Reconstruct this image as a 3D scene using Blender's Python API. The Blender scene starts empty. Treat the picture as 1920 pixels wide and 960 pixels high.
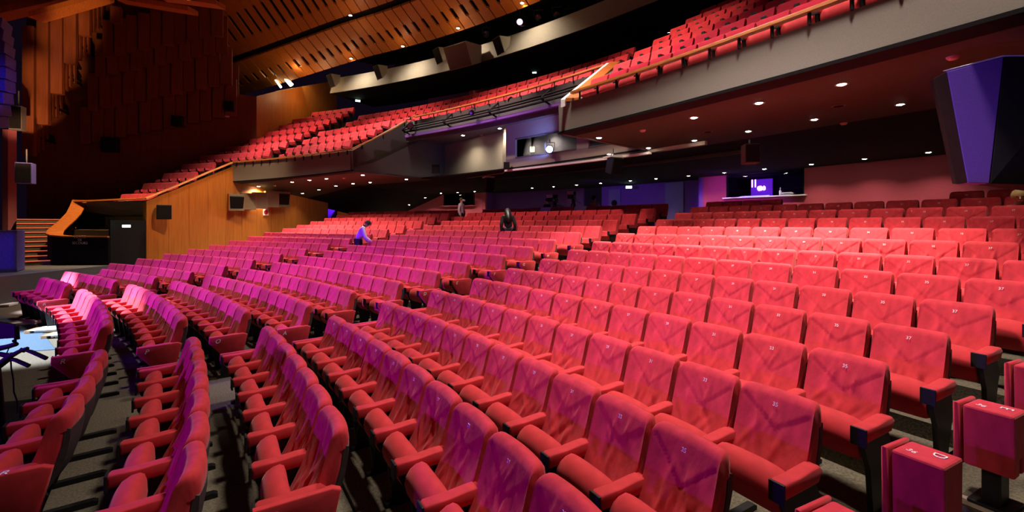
import bpy, bmesh, math, random
from math import sin, cos, pi, sqrt, atan2, hypot
from mathutils import Vector, Matrix
SC = bpy.context.scene
COL = SC.collection
RND = random.Random(7)

# ------------------------------------------------------------------ camera, world, exposure, big lights
EYE = 2.32                                    # eye height above the front stalls floor
CX, CY = -26.196, -12.960                     # common centre of all the curved rows
F_PX, HOR = 826.0, 419.0
def W(R, th, z=0.0):                          # polar position round the row centre, z relative to the eye
    return Vector((CX + R*cos(th), CY + R*sin(th), z + EYE))
def px(u, v, Y):                              # point seen at (u, v) at depth Y
    return Vector(((u-960)/F_PX*Y, Y, (HOR-v)/F_PX*Y + EYE))
cd = bpy.data.cameras.new('camera'); cam = bpy.data.objects.new('camera', cd); COL.objects.link(cam)
cam.location = (0, 0, EYE); cam.rotation_euler = (pi/2, 0, 0)
cd.sensor_width = 36.0; cd.lens = F_PX/1920*36.0; cd.shift_y = (HOR-480)/1920.0
cd.clip_start = 0.05; cd.clip_end = 200
SC.camera = cam
SC.view_settings.view_transform = 'Standard'; SC.view_settings.look = 'None'
SC.view_settings.exposure = 0.28; SC.view_settings.gamma = 1.0; SC.view_settings.use_curve_mapping = False
SC.cycles.use_denoising = True
SC.cycles.max_bounces = 5; SC.cycles.diffuse_bounces = 3; SC.cycles.glossy_bounces = 2
SC.cycles.transmission_bounces = 4
SC.cycles.sample_clamp_indirect = 4.0
wd = bpy.data.worlds.new('world'); SC.world = wd; wd.use_nodes = True
wd.node_tree.nodes['Background'].inputs[0].default_value = (0.25, 0.12, 0.35, 1)
wd.node_tree.nodes['Background'].inputs[1].default_value = 0.012

def lamp(kind, loc, energy, color, target=None, **kw):
    d = bpy.data.lights.new('theatre_light', kind); d.energy = energy; d.color = color
    for k, v in kw.items(): setattr(d, k, v)
    o = bpy.data.objects.new('theatre_light', d); COL.objects.link(o); o.location = loc
    if target is not None:
        o.rotation_euler = (Vector(target)-Vector(loc)).to_track_quat('-Z', 'Y').to_euler()
    return o
WARM = (1.0, 0.84, 0.72)
# house lights in the auditorium ceiling
for R, th, e in ((33.4, 0.52, 1250), (34.4, 0.66, 1250), (37.2, 0.80, 1050), (36.6, 0.96, 1050), (35.0, 1.12, 950)):
    lamp('SPOT', W(R, th, 9.5), e*2.7, WARM, W(R+0.2, th, -1), spot_size=1.35, spot_blend=0.8, shadow_soft_size=0.5)
# added warm lamps, unseen, that brighten the balcony seats and rails
for th in (0.52, 0.70, 0.86, 1.02, 1.16):
    lamp('SPOT', W(33.0, th, 9.0), 2600, (1.0, 0.66, 0.50), W(38.5, th, 4.3), spot_size=0.85, spot_blend=0.8, shadow_soft_size=0.3)
# added overhead lamps brightening the front rows on the far side
for th, e in ((0.80, 1500), (0.94, 1600), (1.08, 1500)):
    lamp('SPOT', W(31.3, th, 9.5), e*1.5, WARM, W(31.0, th, -1.5), spot_size=0.80, spot_blend=0.8, shadow_soft_size=0.4)
# added unseen fill lamp brightening the fronts of the near seats
lamp('SPOT', W(22.0, 0.60, 8.5), 6000, (1.0, 0.76, 0.70), W(35.0, 0.575, -0.8), spot_size=0.48, spot_blend=0.9, shadow_soft_size=0.35)
# violet beams from a row of moving lights low on the stage, aimed at the front rows
for k in range(11):
    th = 0.49+k*0.062
    e = (1200, 2000, 3800, 7500, 15000, 19000, 21000, 21000, 18000, 15000, 12000)[k]
    lamp('SPOT', W(14.5, 0.70+0.03*k, 2.6), e, (0.20, 0.008, 1.0), W(31.0, th, -1.25), spot_size=0.24, spot_blend=0.6, shadow_soft_size=0.12)
for k in range(3):                            # lower violet beams onto the first near rows
    lamp('SPOT', W(15.5, 0.86+0.03*k, 2.2), 2200, (0.20, 0.008, 1.0), W(29.4, 0.53+0.062*k, -1.42), spot_size=0.17, spot_blend=0.5, shadow_soft_size=0.12)
# added warm lamp, unseen, to brighten the side exit on the far left
lamp('SPOT', W(31.5, 1.16, 8.0), 4200, (1.0, 0.62, 0.30), px(130, 430, 16.5), spot_size=0.75, spot_blend=0.7, shadow_soft_size=0.2)
# white follow spots on the front left corner of the stalls and the seats beyond
lamp('SPOT', W(21.0, 1.00, 7.0), 34000, (0.74, 0.84, 1.0), (-9.0, 8.5, 0), spot_size=0.33, spot_blend=0.45, shadow_soft_size=0.12)
lamp('SPOT', W(20.5, 1.10, 7.0), 62000, (0.85, 0.80, 1.0), px(104, 556, 12.0), spot_size=0.135, spot_blend=0.5, shadow_soft_size=0.12)
# added warm lamp to brighten the wooden side wall
lamp('SPOT', W(33.0, 0.98, 7.5), 2600, (1.0, 0.70, 0.40), W(34.6, 1.187, -0.3), spot_size=0.75, spot_blend=0.9, shadow_soft_size=0.15)
# violet wash inside the recess behind the stalls and blue from the stage side
lamp('SPOT', W(44.0, 0.735, 1.7), 420, (0.34, 0.05, 1.0), W(48.6, 0.722, 0.6), spot_size=1.1, spot_blend=0.7, shadow_soft_size=0.12)
lamp('SPOT', W(44.0, 0.85, 1.7), 130, (0.25, 0.05, 1.0), W(48.6, 0.84, 0.6), spot_size=1.5, spot_blend=0.9, shadow_soft_size=0.12)
lamp('SPOT', px(-160, 430, 8.5), 260, (0.12, 0.07, 1.0), px(5, 475, 13), spot_size=0.26, spot_blend=0.6, shadow_soft_size=0.2)
lamp('SPOT', px(-200, 330, 9), 700, (0.10, 0.06, 1.0), px(-20, 150, 14.5), spot_size=0.24, spot_blend=0.6, shadow_soft_size=0.2)
lamp('SPOT', W(41.8, 1.20, 1.3), 260, (0.2, 0.05, 1.0), W(43.0, 1.225, 0.2), spot_size=1.2, spot_blend=0.5, shadow_soft_size=0.1)

# ------------------------------------------------------------------ materials
def mat(name, col, rough=0.8, noise=None, bump=0.0, metal=0.0, sheen=0.0, sheen_tint=None, emit=None, estr=0.0, spec=0.5, scale=40.0, stretch=(1, 1, 1), coords='Object'):
    m = bpy.data.materials.new(name); m.use_nodes = True; nt = m.node_tree; b = nt.nodes['Principled BSDF']
    b.inputs['Base Color'].default_value = (*col, 1); b.inputs['Roughness'].default_value = rough
    b.inputs['Metallic'].default_value = metal; b.inputs['Specular IOR Level'].default_value = spec
    if sheen:
        b.inputs['Sheen Weight'].default_value = sheen
        b.inputs['Sheen Tint'].default_value = (*(sheen_tint or (1, 1, 1)), 1); b.inputs['Sheen Roughness'].default_value = 0.45
    if emit:
        b.inputs['Emission Color'].default_value = (*emit, 1); b.inputs['Emission Strength'].default_value = estr
    if noise or bump:
        tc = nt.nodes.new('ShaderNodeTexCoord'); mp = nt.nodes.new('ShaderNodeMapping'); nz = nt.nodes.new('ShaderNodeTexNoise')
        mp.inputs['Scale'].default_value = stretch; nz.inputs['Scale'].default_value = scale; nz.inputs['Detail'].default_value = 3
        nt.links.new(tc.outputs[coords], mp.inputs[0]); nt.links.new(mp.outputs[0], nz.inputs['Vector'])
        if noise:
            r = nt.nodes.new('ShaderNodeValToRGB')
            r.color_ramp.elements[0].position = 0.3; r.color_ramp.elements[1].position = 0.7
            r.color_ramp.elements[0].color = (*[c*(1-noise) for c in col], 1); r.color_ramp.elements[1].color = (*[min(1, c*(1+noise)) for c in col], 1)
            nt.links.new(nz.outputs['Fac'], r.inputs[0]); nt.links.new(r.outputs[0], b.inputs['Base Color'])
        if bump:
            bp = nt.nodes.new('ShaderNodeBump'); bp.inputs['Strength'].default_value = bump; bp.inputs['Distance'].default_value = 0.01
            nt.links.new(nz.outputs['Fac'], bp.inputs['Height']); nt.links.new(bp.outputs[0], b.inputs['Normal'])
    return m
M = {}
M['velvet'] = mat('red_velvet', (0.53, 0.034, 0.048), 0.85, noise=0.18, bump=0.6, sheen=0.22, sheen_tint=(1.0, 0.55, 0.55), spec=0.2, scale=9.0, stretch=(1.5, 1.5, 0.6))
M['velvet_arm'] = mat('red_velvet_arm', (0.52, 0.030, 0.040), 0.8, noise=0.1, sheen=0.2, sheen_tint=(1, .5, .5), spec=0.25, scale=14)
M['velvet_old'] = mat('deep_red_velvet', (0.46, 0.012, 0.040), 0.85, noise=0.12, sheen=0.15, sheen_tint=(1, .3, .35), spec=0.2, scale=8)
M['shell'] = mat('charcoal_shell', (0.045, 0.040, 0.042), 0.6, noise=0.2, scale=30)
M['black'] = mat('black_plastic', (0.010, 0.010, 0.011), 0.55, noise=0.2, scale=30, spec=0.3)
M['matte'] = mat('black_paint', (0.006, 0.005, 0.007), 0.9, noise=0.3, scale=12, spec=0.2)
M['white'] = mat('white_print', (0.80, 0.78, 0.76), 0.6, noise=0.04)
M['carpet'] = mat('grey_brown_carpet', (0.125, 0.108, 0.078), 0.95, noise=0.35, bump=0.3, scale=55, spec=0.1)
M['nosing'] = mat('step_nosing', (0.55, 0.45, 0.36), 0.5, noise=0.1, scale=20)
M['grey'] = mat('grey_parapet_plaster', (0.29, 0.265, 0.235), 0.85, noise=0.06, bump=0.1, scale=60)
M['dgrey'] = mat('dark_grey_panel', (0.10, 0.096, 0.10), 0.85, noise=0.1, scale=30)
M['cream'] = mat('cream_plaster', (0.31, 0.275, 0.21), 0.85, noise=0.08, scale=20)
M['soffit'] = mat('red_brown_soffit', (0.036, 0.031, 0.014), 0.75, noise=0.12, scale=15)
M['redwall'] = mat('crimson_wall_paint', (0.44, 0.065, 0.10), 0.9, noise=0.1, bump=0.15, scale=50)
M['purple'] = mat('violet_lit_wall', (0.16, 0.05, 0.32), 0.85, noise=0.08, scale=20)  # violet light of the recess put into the wall's base colour
M['bluewall'] = mat('blue_grey_door_paint', (0.16, 0.13, 0.30), 0.6, noise=0.06, scale=20)
M['railwood'] = mat('orange_rail_wood', (0.44, 0.135, 0.028), 0.38, noise=0.25, scale=6, stretch=(1, 1, 8))
M['steel'] = mat('grey_steel', (0.25, 0.25, 0.26), 0.4, metal=0.7, noise=0.1)
M['olive'] = mat('olive_grey_board', (0.155, 0.135, 0.085), 0.8, noise=0.12, scale=25)
M['glass'] = mat('dark_window_glass', (0.008, 0.009, 0.014), 0.08, noise=0.1, scale=3)
M['skin'] = mat('skin', (0.58, 0.33, 0.24), 0.55, noise=0.06, scale=20)
M['shirt'] = mat('pale_lavender_cotton', (0.62, 0.55, 0.72), 0.85, noise=0.06, scale=25)
M['navy'] = mat('navy_trousers', (0.018, 0.016, 0.035), 0.85, noise=0.2, scale=25)
M['blackcloth'] = mat('black_cloth', (0.014, 0.012, 0.013), 0.9, noise=0.3, scale=30)
M['hair'] = mat('black_hair', (0.012, 0.009, 0.008), 0.4, noise=0.4, scale=60, stretch=(6, 6, 1))
M['hairbrown'] = mat('brown_hair', (0.10, 0.045, 0.015), 0.5, noise=0.4, scale=60, stretch=(6, 6, 1))
M['hairblond'] = mat('grey_blond_hair', (0.50, 0.36, 0.16), 0.55, noise=0.3, scale=60, stretch=(6, 6, 1))
M['yellow'] = mat('yellow_cloth', (0.70, 0.36, 0.05), 0.85, noise=0.1, scale=30)
M['paper'] = mat('white_paper', (0.82, 0.82, 0.84), 0.8, noise=0.02)
M['cardboard'] = mat('brown_wood_block', (0.30, 0.15, 0.06), 0.7, noise=0.2, scale=20)
M['bluecarpet'] = mat('blue_grey_carpet', (0.045, 0.085, 0.13), 0.95, noise=0.3, bump=0.3, scale=60)
M['signgreen'] = mat('exit_sign_green', (0.02, 0.4, 0.15), 0.5, emit=(0.05, 0.75, 0.35), estr=2.2)
M['signwhite'] = mat('exit_sign_white', (0.8, 0.9, 0.85), 0.5, emit=(0.75, 1.0, 0.88), estr=4.5)
M['bulb'] = mat('warm_bulb', (1, 0.9, 0.75), 0.5, emit=(1.0, 0.86, 0.66), estr=60)
M['blueled'] = mat('blue_led_lens', (0.2, 0.3, 1), 0.5, emit=(0.25, 0.35, 1.0), estr=40)
M['yellowlamp'] = mat('yellow_lamp', (1, 0.9, 0.5), 0.5, emit=(1.0, 0.9, 0.5), estr=8)
M['violetscreen'] = mat('violet_screen_glow', (0.1, 0.02, 0.4), 0.5, emit=(0.10, 0.01, 0.45), estr=0.9)
M['pinkled'] = mat('pink_led', (1, 0.4, 1), 0.5, emit=(1.0, 0.45, 1.0), estr=2.6)
M['deskled'] = mat('blue_desk_light', (0.3, 0.3, 1), 0.5, emit=(0.30, 0.28, 1.0), estr=2.2)
M['blueline'] = mat('blue_lit_grille', (0.10, 0.09, 0.42), 0.5, noise=0.3, scale=25)  # blue stage light put into the base colour
M['pinkpillar'] = mat('rose_pillar_paint', (0.34, 0.10, 0.13), 0.8, noise=0.08)
M['smoke'] = mat('pink_plastic_dome', (0.6, 0.3, 0.35), 0.5, noise=0.05)

def wood(name, c0, c1, rough=0.45):
    m = bpy.data.materials.new(name); m.use_nodes = True; nt = m.node_tree; b = nt.nodes['Principled BSDF']
    tc = nt.nodes.new('ShaderNodeTexCoord'); mp = nt.nodes.new('ShaderNodeMapping'); mp.inputs['Scale'].default_value = (9, 9, 0.35)
    nz = nt.nodes.new('ShaderNodeTexNoise'); nz.inputs['Scale'].default_value = 3.0; nz.inputs['Detail'].default_value = 5
    r = nt.nodes.new('ShaderNodeValToRGB'); r.color_ramp.elements[0].position = 0.3; r.color_ramp.elements[1].position = 0.72
    r.color_ramp.elements[0].color = (*c0, 1); r.color_ramp.elements[1].color = (*c1, 1)
    nt.links.new(tc.outputs['Object'], mp.inputs[0]); nt.links.new(mp.outputs[0], nz.inputs['Vector'])
    nt.links.new(nz.outputs['Fac'], r.inputs[0]); nt.links.new(r.outputs[0], b.inputs['Base Color'])
    b.inputs['Roughness'].default_value = rough; b.inputs['Specular IOR Level'].default_value = 0.35
    return m
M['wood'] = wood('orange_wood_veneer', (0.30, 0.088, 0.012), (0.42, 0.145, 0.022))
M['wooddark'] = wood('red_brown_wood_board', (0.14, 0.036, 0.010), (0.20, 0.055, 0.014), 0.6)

def th_at(u, R):                              # polar angle where the sight line of column u meets radius R
    d = (u-960)/F_PX; a = 1+d*d; b = 2*(d*(-CX)+(-CY)); c = CX*CX+CY*CY-R*R
    Y = (-b+sqrt(b*b-4*a*c))/(2*a); return atan2(Y-CY, d*Y-CX), Y

def glassmat():
    m = bpy.data.materials.new('clear_glass'); m.use_nodes = True; nt = m.node_tree
    for n in list(nt.nodes):
        if n.type != 'OUTPUT_MATERIAL': nt.nodes.remove(n)
    out = [n for n in nt.nodes if n.type == 'OUTPUT_MATERIAL'][0]
    t = nt.nodes.new('ShaderNodeBsdfTransparent'); g = nt.nodes.new('ShaderNodeBsdfGlossy'); g.inputs['Roughness'].default_value = 0.03
    t.inputs[0].default_value = (0.9, 0.9, 0.95, 1); mx = nt.nodes.new('ShaderNodeMixShader'); fr = nt.nodes.new('ShaderNodeFresnel')
    nt.links.new(fr.outputs[0], mx.inputs[0]); nt.links.new(t.outputs[0], mx.inputs[1]); nt.links.new(g.outputs[0], mx.inputs[2]); nt.links.new(mx.outputs[0], out.inputs[0])
    return m
M['clear'] = glassmat()

# ------------------------------------------------------------------ mesh helpers
class MB:
    def __init__(s): s.v = []; s.f = []; s.mi = []
    def add(s, vs, fs, mi=0):
        n = len(s.v); s.v += [tuple(v) for v in vs]; s.f += [tuple(i+n for i in f) for f in fs]; s.mi += [mi]*len(fs); return s
    def box(s, c, d, mi=0, rot=None):
        hx, hy, hz = d[0]/2, d[1]/2, d[2]/2
        vs = [Vector((x, y, z)) for z in (-hz, hz) for y in (-hy, hy) for x in (-hx, hx)]
        if rot is not None: vs = [rot @ v for v in vs]
        c = Vector(c)
        return s.add([v+c for v in vs], [(0, 2, 3, 1), (4, 5, 7, 6), (0, 1, 5, 4), (2, 6, 7, 3), (0, 4, 6, 2), (1, 3, 7, 5)], mi)
    def hexa(s, b, t, mi=0):                   # bottom quad, top quad
        return s.add(list(b)+list(t), [(3, 2, 1, 0), (4, 5, 6, 7), (0, 1, 5, 4), (1, 2, 6, 5), (2, 3, 7, 6), (3, 0, 4, 7)], mi)
    def prism(s, poly, x0, x1, mi=0, inset=0.0):   # poly of (y, z) extruded along x, optional rounded ends
        n = len(poly); cy = sum(p[0] for p in poly)/n; cz = sum(p[1] for p in poly)/n
        def ring(x, k): return [(x, cy+(p[0]-cy)*(1-k[0]), cz+(p[1]-cz)*(1-k[1])) for p in poly]
        ey = max(abs(p[0]-cy) for p in poly); ez = max(abs(p[1]-cz) for p in poly)
        if inset:
            ks = [(x0, 1.0), (x0+inset*0.3, 0.3), (x0+inset, 0.0), (x1-inset, 0.0), (x1-inset*0.3, 0.3), (x1, 1.0)]
            rs = [ring(x, (inset*k/ey, inset*k/ez)) for x, k in ks]
        else: rs = [ring(x0, (0, 0)), ring(x1, (0, 0))]
        vs = [v for r in rs for v in r]; fs = []
        for a in range(len(rs)-1):
            for i in range(n):
                j = (i+1) % n; fs.append((a*n+i, a*n+j, (a+1)*n+j, (a+1)*n+i))
        fs.append(tuple(range(n))[::-1]); fs.append(tuple((len(rs)-1)*n+i for i in range(n)))
        return s.add(vs, fs, mi)
    def tube(s, pts, r, n=8, mi=0, closed=False):
        pts = [Vector(p) for p in pts]; rs = r if isinstance(r, (list, tuple)) else [r]*len(pts); vs = []; fs = []
        for i, p in enumerate(pts):
            a = pts[max(0, i-1)]; b = pts[min(len(pts)-1, i+1)]
            d = (b-a).normalized(); up = Vector((0, 0, 1)) if abs(d.z) < 0.95 else Vector((1, 0, 0))
            x = d.cross(up).normalized(); y = x.cross(d)
            vs += [p + (x*cos(2*pi*k/n)+y*sin(2*pi*k/n))*rs[i] for k in range(n)]
        for i in range(len(pts)-1):
            for k in range(n):
                l = (k+1) % n; fs.append((i*n+k, i*n+l, (i+1)*n+l, (i+1)*n+k))
        fs.append(tuple(range(n))[::-1]); fs.append(tuple((len(pts)-1)*n+k for k in range(n)))
        return s.add(vs, fs, mi)
    def lathe(s, prof, c, n=16, mi=0, axis=None):   # prof (r, z)
        vs = []; fs = []; m = len(prof); c = Vector(c)
        for r, z in prof:
            for k in range(n):
                v = Vector((r*cos(2*pi*k/n), r*sin(2*pi*k/n), z))
                vs.append(c + (axis @ v if axis is not None else v))
        for i in range(m-1):
            for k in range(n):
                l = (k+1) % n; fs.append((i*n+k, i*n+l, (i+1)*n+l, (i+1)*n+k))
        fs.append(tuple(range(n))[::-1]); fs.append(tuple((m-1)*n+k for k in range(n)))
        return s.add(vs, fs, mi)
    def sweep(s, prof, th0, th1, n, mi=0, cap=True):   # closed (R, z) profile swept round the row centre
        m = len(prof); vs = []; fs = []
        for a in range(n+1):
            th = th0+(th1-th0)*a/n
            vs += [W(R, th, z) for R, z in prof]
        for a in range(n):
            for i in range(m):
                j = (i+1) % m; fs.append((a*m+i, a*m+j, (a+1)*m+j, (a+1)*m+i))
        if cap: fs.append(tuple(range(m))[::-1]); fs.append(tuple(n*m+i for i in range(m)))
        return s.add(vs, fs, mi)
    def mesh(s, name, mats, smooth=False, bevel=0.0, seg=2):
        me = bpy.data.meshes.new(name); me.from_pydata(s.v, [], s.f)
        for m in (mats if isinstance(mats, (list, tuple)) else [mats]): me.materials.append(m)
        for p, i in zip(me.polygons, s.mi): p.material_index = i
        bm = bmesh.new(); bm.from_mesh(me)
        bmesh.ops.recalc_face_normals(bm, faces=bm.faces)
        if bevel:
            es = [e for e in bm.edges if len(e.link_faces) == 2 and e.calc_face_angle(0) > 0.5]
            bmesh.ops.bevel(bm, geom=es, offset=bevel, segments=seg, affect='EDGES', profile=0.5)
        bm.to_mesh(me); bm.free()
        if smooth:
            me.polygons.foreach_set('use_smooth', [True]*len(me.polygons))
            try: me.set_sharp_from_angle(angle=0.9)
            except Exception: pass
        me.update(); return me
    def build(s, name, mats, parent=None, **kw): return obj(name, s.mesh(name, mats, **kw), parent)
def obj(name, me, parent=None):
    o = bpy.data.objects.new(name, me); COL.objects.link(o)
    if parent is not None: o.parent = parent
    return o
def tag(o, label, cat, group=None, kind=None):
    o['label'] = label; o['category'] = cat
    if group: o['group'] = group
    if kind: o['kind'] = kind
    return o
def thing(name, label, cat, loc=(0, 0, 0), rz=0.0, group=None):
    o = obj(name, None); o.location = loc; o.rotation_euler = (0, 0, rz); o.empty_display_size = 0.1
    return tag(o, label, cat, group)
def struct(name, mb, m, label=None, **kw):
    o = mb.build(name, m, **kw); o['kind'] = 'structure'
    if label: o['label'] = label
    return o
def copy(o, parent):
    c = o.copy(); COL.objects.link(c); c.parent = parent; return c
_txt = {}
def text_mesh(s, size, shear=0.0, depth=0.001, name='letter', m=None):
    k = (s, size, shear)
    if k not in _txt:
        cu = bpy.data.curves.new('t', 'FONT'); cu.body = s; cu.size = size; cu.shear = shear; cu.extrude = depth
        cu.align_x = 'CENTER'; cu.align_y = 'CENTER'; cu.resolution_u = 3
        t = bpy.data.objects.new('t', cu); COL.objects.link(t)
        dg = bpy.context.evaluated_depsgraph_get(); dg.update()
        me = bpy.data.meshes.new_from_object(t.evaluated_get(dg)); me.name = name
        me.materials.clear(); me.materials.append(m or M['white'])
        bpy.data.objects.remove(t); bpy.data.curves.remove(cu); _txt[k] = me
    return _txt[k]
ORD = 'zeroth first second third fourth fifth sixth seventh eighth ninth tenth eleventh twelfth thirteenth fourteenth fifteenth sixteenth seventeenth eighteenth nineteenth twentieth'.split()
ORD += ['twenty-'+w for w in ORD[1:10]]+['thirtieth']

# ------------------------------------------------------------------ stalls rows: R, z of back top, pitch, theta near-left, n near, theta mid-right, mid-left, n mid, theta far-right, far-left, n far
ROWS = [
(28.01,-1.378,0.5215,0.6863,4,0.7376,0.9115,9,0.9537,1.0374,4),
(28.82,-1.372,0.5248,0.6873,7,0.7312,0.9160,10,0.9517,1.0852,7),
(29.63,-1.382,0.5312,0.6895,7,0.7311,0.9146,10,0.9554,1.0853,7),
(30.46,-1.329,0.5381,0.6861,11,0.7208,0.9289,12,0.9607,1.1396,10),
(31.30,-1.231,0.5116,0.6895,11,0.7293,0.9314,12,0.9609,1.1436,11),
(32.11,-1.111,0.5214,0.6865,11,0.7216,0.9273,12,0.9634,1.1427,11),
(32.93,-0.980,0.5349,0.6853,11,0.7210,0.9288,13,0.9622,1.1420,11),
(33.76,-0.859,0.5152,0.6876,12,0.7250,0.9297,13,0.9616,1.1434,12),
(34.58,-0.715,0.5251,0.6854,12,0.7184,0.9291,14,0.9611,1.1448,12),
(35.40,-0.560,0.5471,0.6857,12,0.7173,0.9302,14,0.9594,1.1440,12),
(36.22,-0.406,0.5219,0.6863,13,0.7184,0.9263,14,0.9564,1.1470,13),
(37.04,-0.236,0.5311,0.6855,13,0.7153,0.9284,15,0.9578,1.1419,13),
(37.87,-0.076,0.5477,0.6849,12,0.7151,0.9275,15,0.9563,1.1439,13),
(38.69,0.100,0.5220,0.6851,13,0.7157,0.9243,15,0.9525,1.1447,14),
(39.51,0.279,0.5343,0.6839,13,0.7139,0.9257,16,0.9533,1.1428,14),
(40.33,0.455,0.5432,0.6837,13,0.7114,0.9265,16,0.9535,1.1428,14),
(41.15,0.624,0.5177,0.6832,14,0.7129,0.9220,16,0.9485,1.1428,15)]
HB = 0.95
ZF = [-EYE, -EYE, -EYE] + [r[1]-HB for r in ROWS[3:]]
TH_W = 1.187                                  # plane of the far wooden side wall

# ------------------------------------------------------------------ setting: floors
pf = [(10.0, -EYE)]
for i in range(1, 17):
    r = ROWS[i][0]-0.56
    pf += [(r, ZF[i-1]), (r, ZF[i])]
pf += [(49.5, ZF[16]), (49.5, -3.2), (10.0, -3.2)]
struct('floor', MB().sweep(pf, 0.34, 1.46, 90), M['carpet'], 'grey brown carpeted stalls floor rising in shallow steps')
nb = MB()
for i in range(3, 17):
    r = ROWS[i][0]-0.56
    for a, b in ((0.40, 0.503), (ROWS[i][3]+0.002, ROWS[i][5]-0.002), (ROWS[i][6]+0.002, ROWS[i][8]-0.002)):
        nb.sweep([(r-0.012, ZF[i]-0.03), (r+0.035, ZF[i]-0.03), (r+0.035, ZF[i]+0.008), (r-0.012, ZF[i]+0.008)], a, b, 6)
struct('trim_1', nb, M['nosing'], 'pale metal nosings on the aisle steps')
# orchestra pit box at the front left, blue carpet
struct('trim_2', MB().hexa([px(-260, 830, 4.2), px(45, 900, 4.2), px(62, 752, 5.75), px(-300, 790, 5.4)],
       [p+Vector((0, 0, .03)) for p in (px(-260, 830, 4.2), px(45, 900, 4.2), px(62, 752, 5.75), px(-300, 790, 5.4))]), M['matte'])

# ------------------------------------------------------------------ setting: far side wooden wall under the balcony rail
def rail_z(R):
    return 0.86 + (2.62-0.86)*min(1, max(0, (R-32.3)/3.5))
mb = MB(); R = 32.3; R1 = 41.5
while R < R1-0.01:
    r2 = min(R+0.78, R1)
    for a, b in ([(R, min(r2, 35.8))] if r2 <= 35.8 or R < 35.8 else []) + ([(max(R, 35.8), r2)] if r2 > 35.8 else []):
        za, zb = (rail_z(a), rail_z(b)) if b <= 35.8 else (2.02, 2.02)
        g = 0.004
        mb.hexa([W(a+g, TH_W, -2.4), W(b-g, TH_W, -2.4), W(b-g, TH_W+.004, -2.4), W(a+g, TH_W+.004, -2.4)],
                [W(a+g, TH_W, za), W(b-g, TH_W, zb), W(b-g, TH_W+.004, zb), W(a+g, TH_W+.004, za)])
    R = r2
mb.hexa([W(32.32, TH_W+.0035, -2.4), W(41.5, TH_W+.0035, -2.4), W(41.5, TH_W+.008, -2.4), W(32.32, TH_W+.008, -2.4)],
        [W(32.32, TH_W+.0035, .8), W(41.5, TH_W+.0035, .8), W(41.5, TH_W+.008, .8), W(32.32, TH_W+.008, .8)])
struct('wall_left', mb, M['wood'], 'orange wood veneer side wall with vertical panel joints')
# outer wall behind the side seats
def wall_quad(mb, p, q, z0, z1, t=0.12, mi=0):
    p = Vector((p[0], p[1], 0)); q = Vector((q[0], q[1], 0)); n = Vector((-(q-p).y, (q-p).x, 0)).normalized()*t
    if n.y < 0: n = -n
    mb.hexa([p+Vector((0, 0, z0)), q+Vector((0, 0, z0)), q+n+Vector((0, 0, z0)), p+n+Vector((0, 0, z0))],
            [p+Vector((0, 0, z1)), q+Vector((0, 0, z1)), q+n+Vector((0, 0, z1)), p+n+Vector((0, 0, z1))], mi)
def slab(mb, pts_b, pts_t, t):               # vertical ribbon with thickness t (vector)
    n = len(pts_b)
    for i in range(n-1):
        mb.hexa([pts_b[i], pts_b[i+1], pts_b[i+1]+t, pts_b[i]+t], [pts_t[i], pts_t[i+1], pts_t[i+1]+t, pts_t[i]+t])
OA = (-13.45, 23.2); OB = (-21.6, 19.6); OD = (-12.0, 30.2)
mb = MB(); n = 11
for i in range(n):
    p = (OB[0]+(OA[0]-OB[0])*i/n, OB[1]+(OA[1]-OB[1])*i/n); q = (OB[0]+(OA[0]-OB[0])*(i+.995)/n, OB[1]+(OA[1]-OB[1])*(i+.995)/n)
    wall_quad(mb, p, q, -1.5+EYE, EYE+min(13.0, 6.7+5.0*max(0, (n-1-i))/3.2))
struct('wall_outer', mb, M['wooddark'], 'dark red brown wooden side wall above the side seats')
OE = (-13.1, 24.6); mb = MB(); n = 5
V3 = lambda p, z: Vector((p[0], p[1], EYE+z)); oe = lambda f: (OE[0]+(OD[0]-OE[0])*f, OE[1]+(OD[1]-OE[1])*f)
slab(mb, [V3(OA, 1), V3(OE, 1)], [V3(OA, 6.7), V3(OE, 7.4)], Vector((-.1, .1, 0)))
for i in range(n):
    f, g = i/n, (i+.995)/n
    slab(mb, [V3(oe(f), 1), V3(oe(g), 1)], [V3(oe(f), 7.4+2.4*f), V3(oe(g), 7.4+2.4*g)], Vector((-.12, .02, 0)))
struct('wall_corner', mb, M['wood'], 'orange lit wooden return wall at the balcony corner')

# ------------------------------------------------------------------ setting: balcony slab, soffits, parapets
SZ = 2.06
def soffit_z(R, th):
    z = SZ + 0.06 - 0.20*max(0, th-0.6)/0.55
    if th > 1.10: z -= 0.125*max(0, R-35.8)*(th-1.10)/(TH_W-1.10)
    return z
def surf(R0, R1, t0, t1, nr, nt, thick, zf=soffit_z):
    mb = MB(); vs = []; fs = []
    for k in (0, 1):
        for i in range(nr+1):
            for j in range(nt+1):
                R = R0+(R1-R0)*i/nr; t = t0+(t1-t0)*j/nt; vs.append(W(R, t, zf(R, t)+k*thick))
    m = nt+1; o = (nr+1)*m
    for i in range(nr):
        for j in range(nt):
            fs.append((i*m+j, i*m+j+1, (i+1)*m+j+1, (i+1)*m+j)); fs.append((o+i*m+j, o+(i+1)*m+j, o+(i+1)*m+j+1, o+i*m+j+1))
    for j in range(nt):
        fs.append((j, o+j, o+j+1, j+1)); q = nr*m; fs.append((q+j, q+j+1, o+q+j+1, o+q+j))
    for i in range(nr):
        fs.append((i*m, (i+1)*m, o+(i+1)*m, o+i*m)); fs.append((i*m+nt, o+i*m+nt, o+(i+1)*m+nt, (i+1)*m+nt))
    return mb.add(vs, fs)
T_L, T_R = 0.971, 0.704                      # sides of the central control booth recess
struct('ceiling_near', surf(36.05, 40.0, 0.36, T_R, 4, 24, .05), M['soffit'], 'red brown soffit under the near balcony wing')
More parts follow.
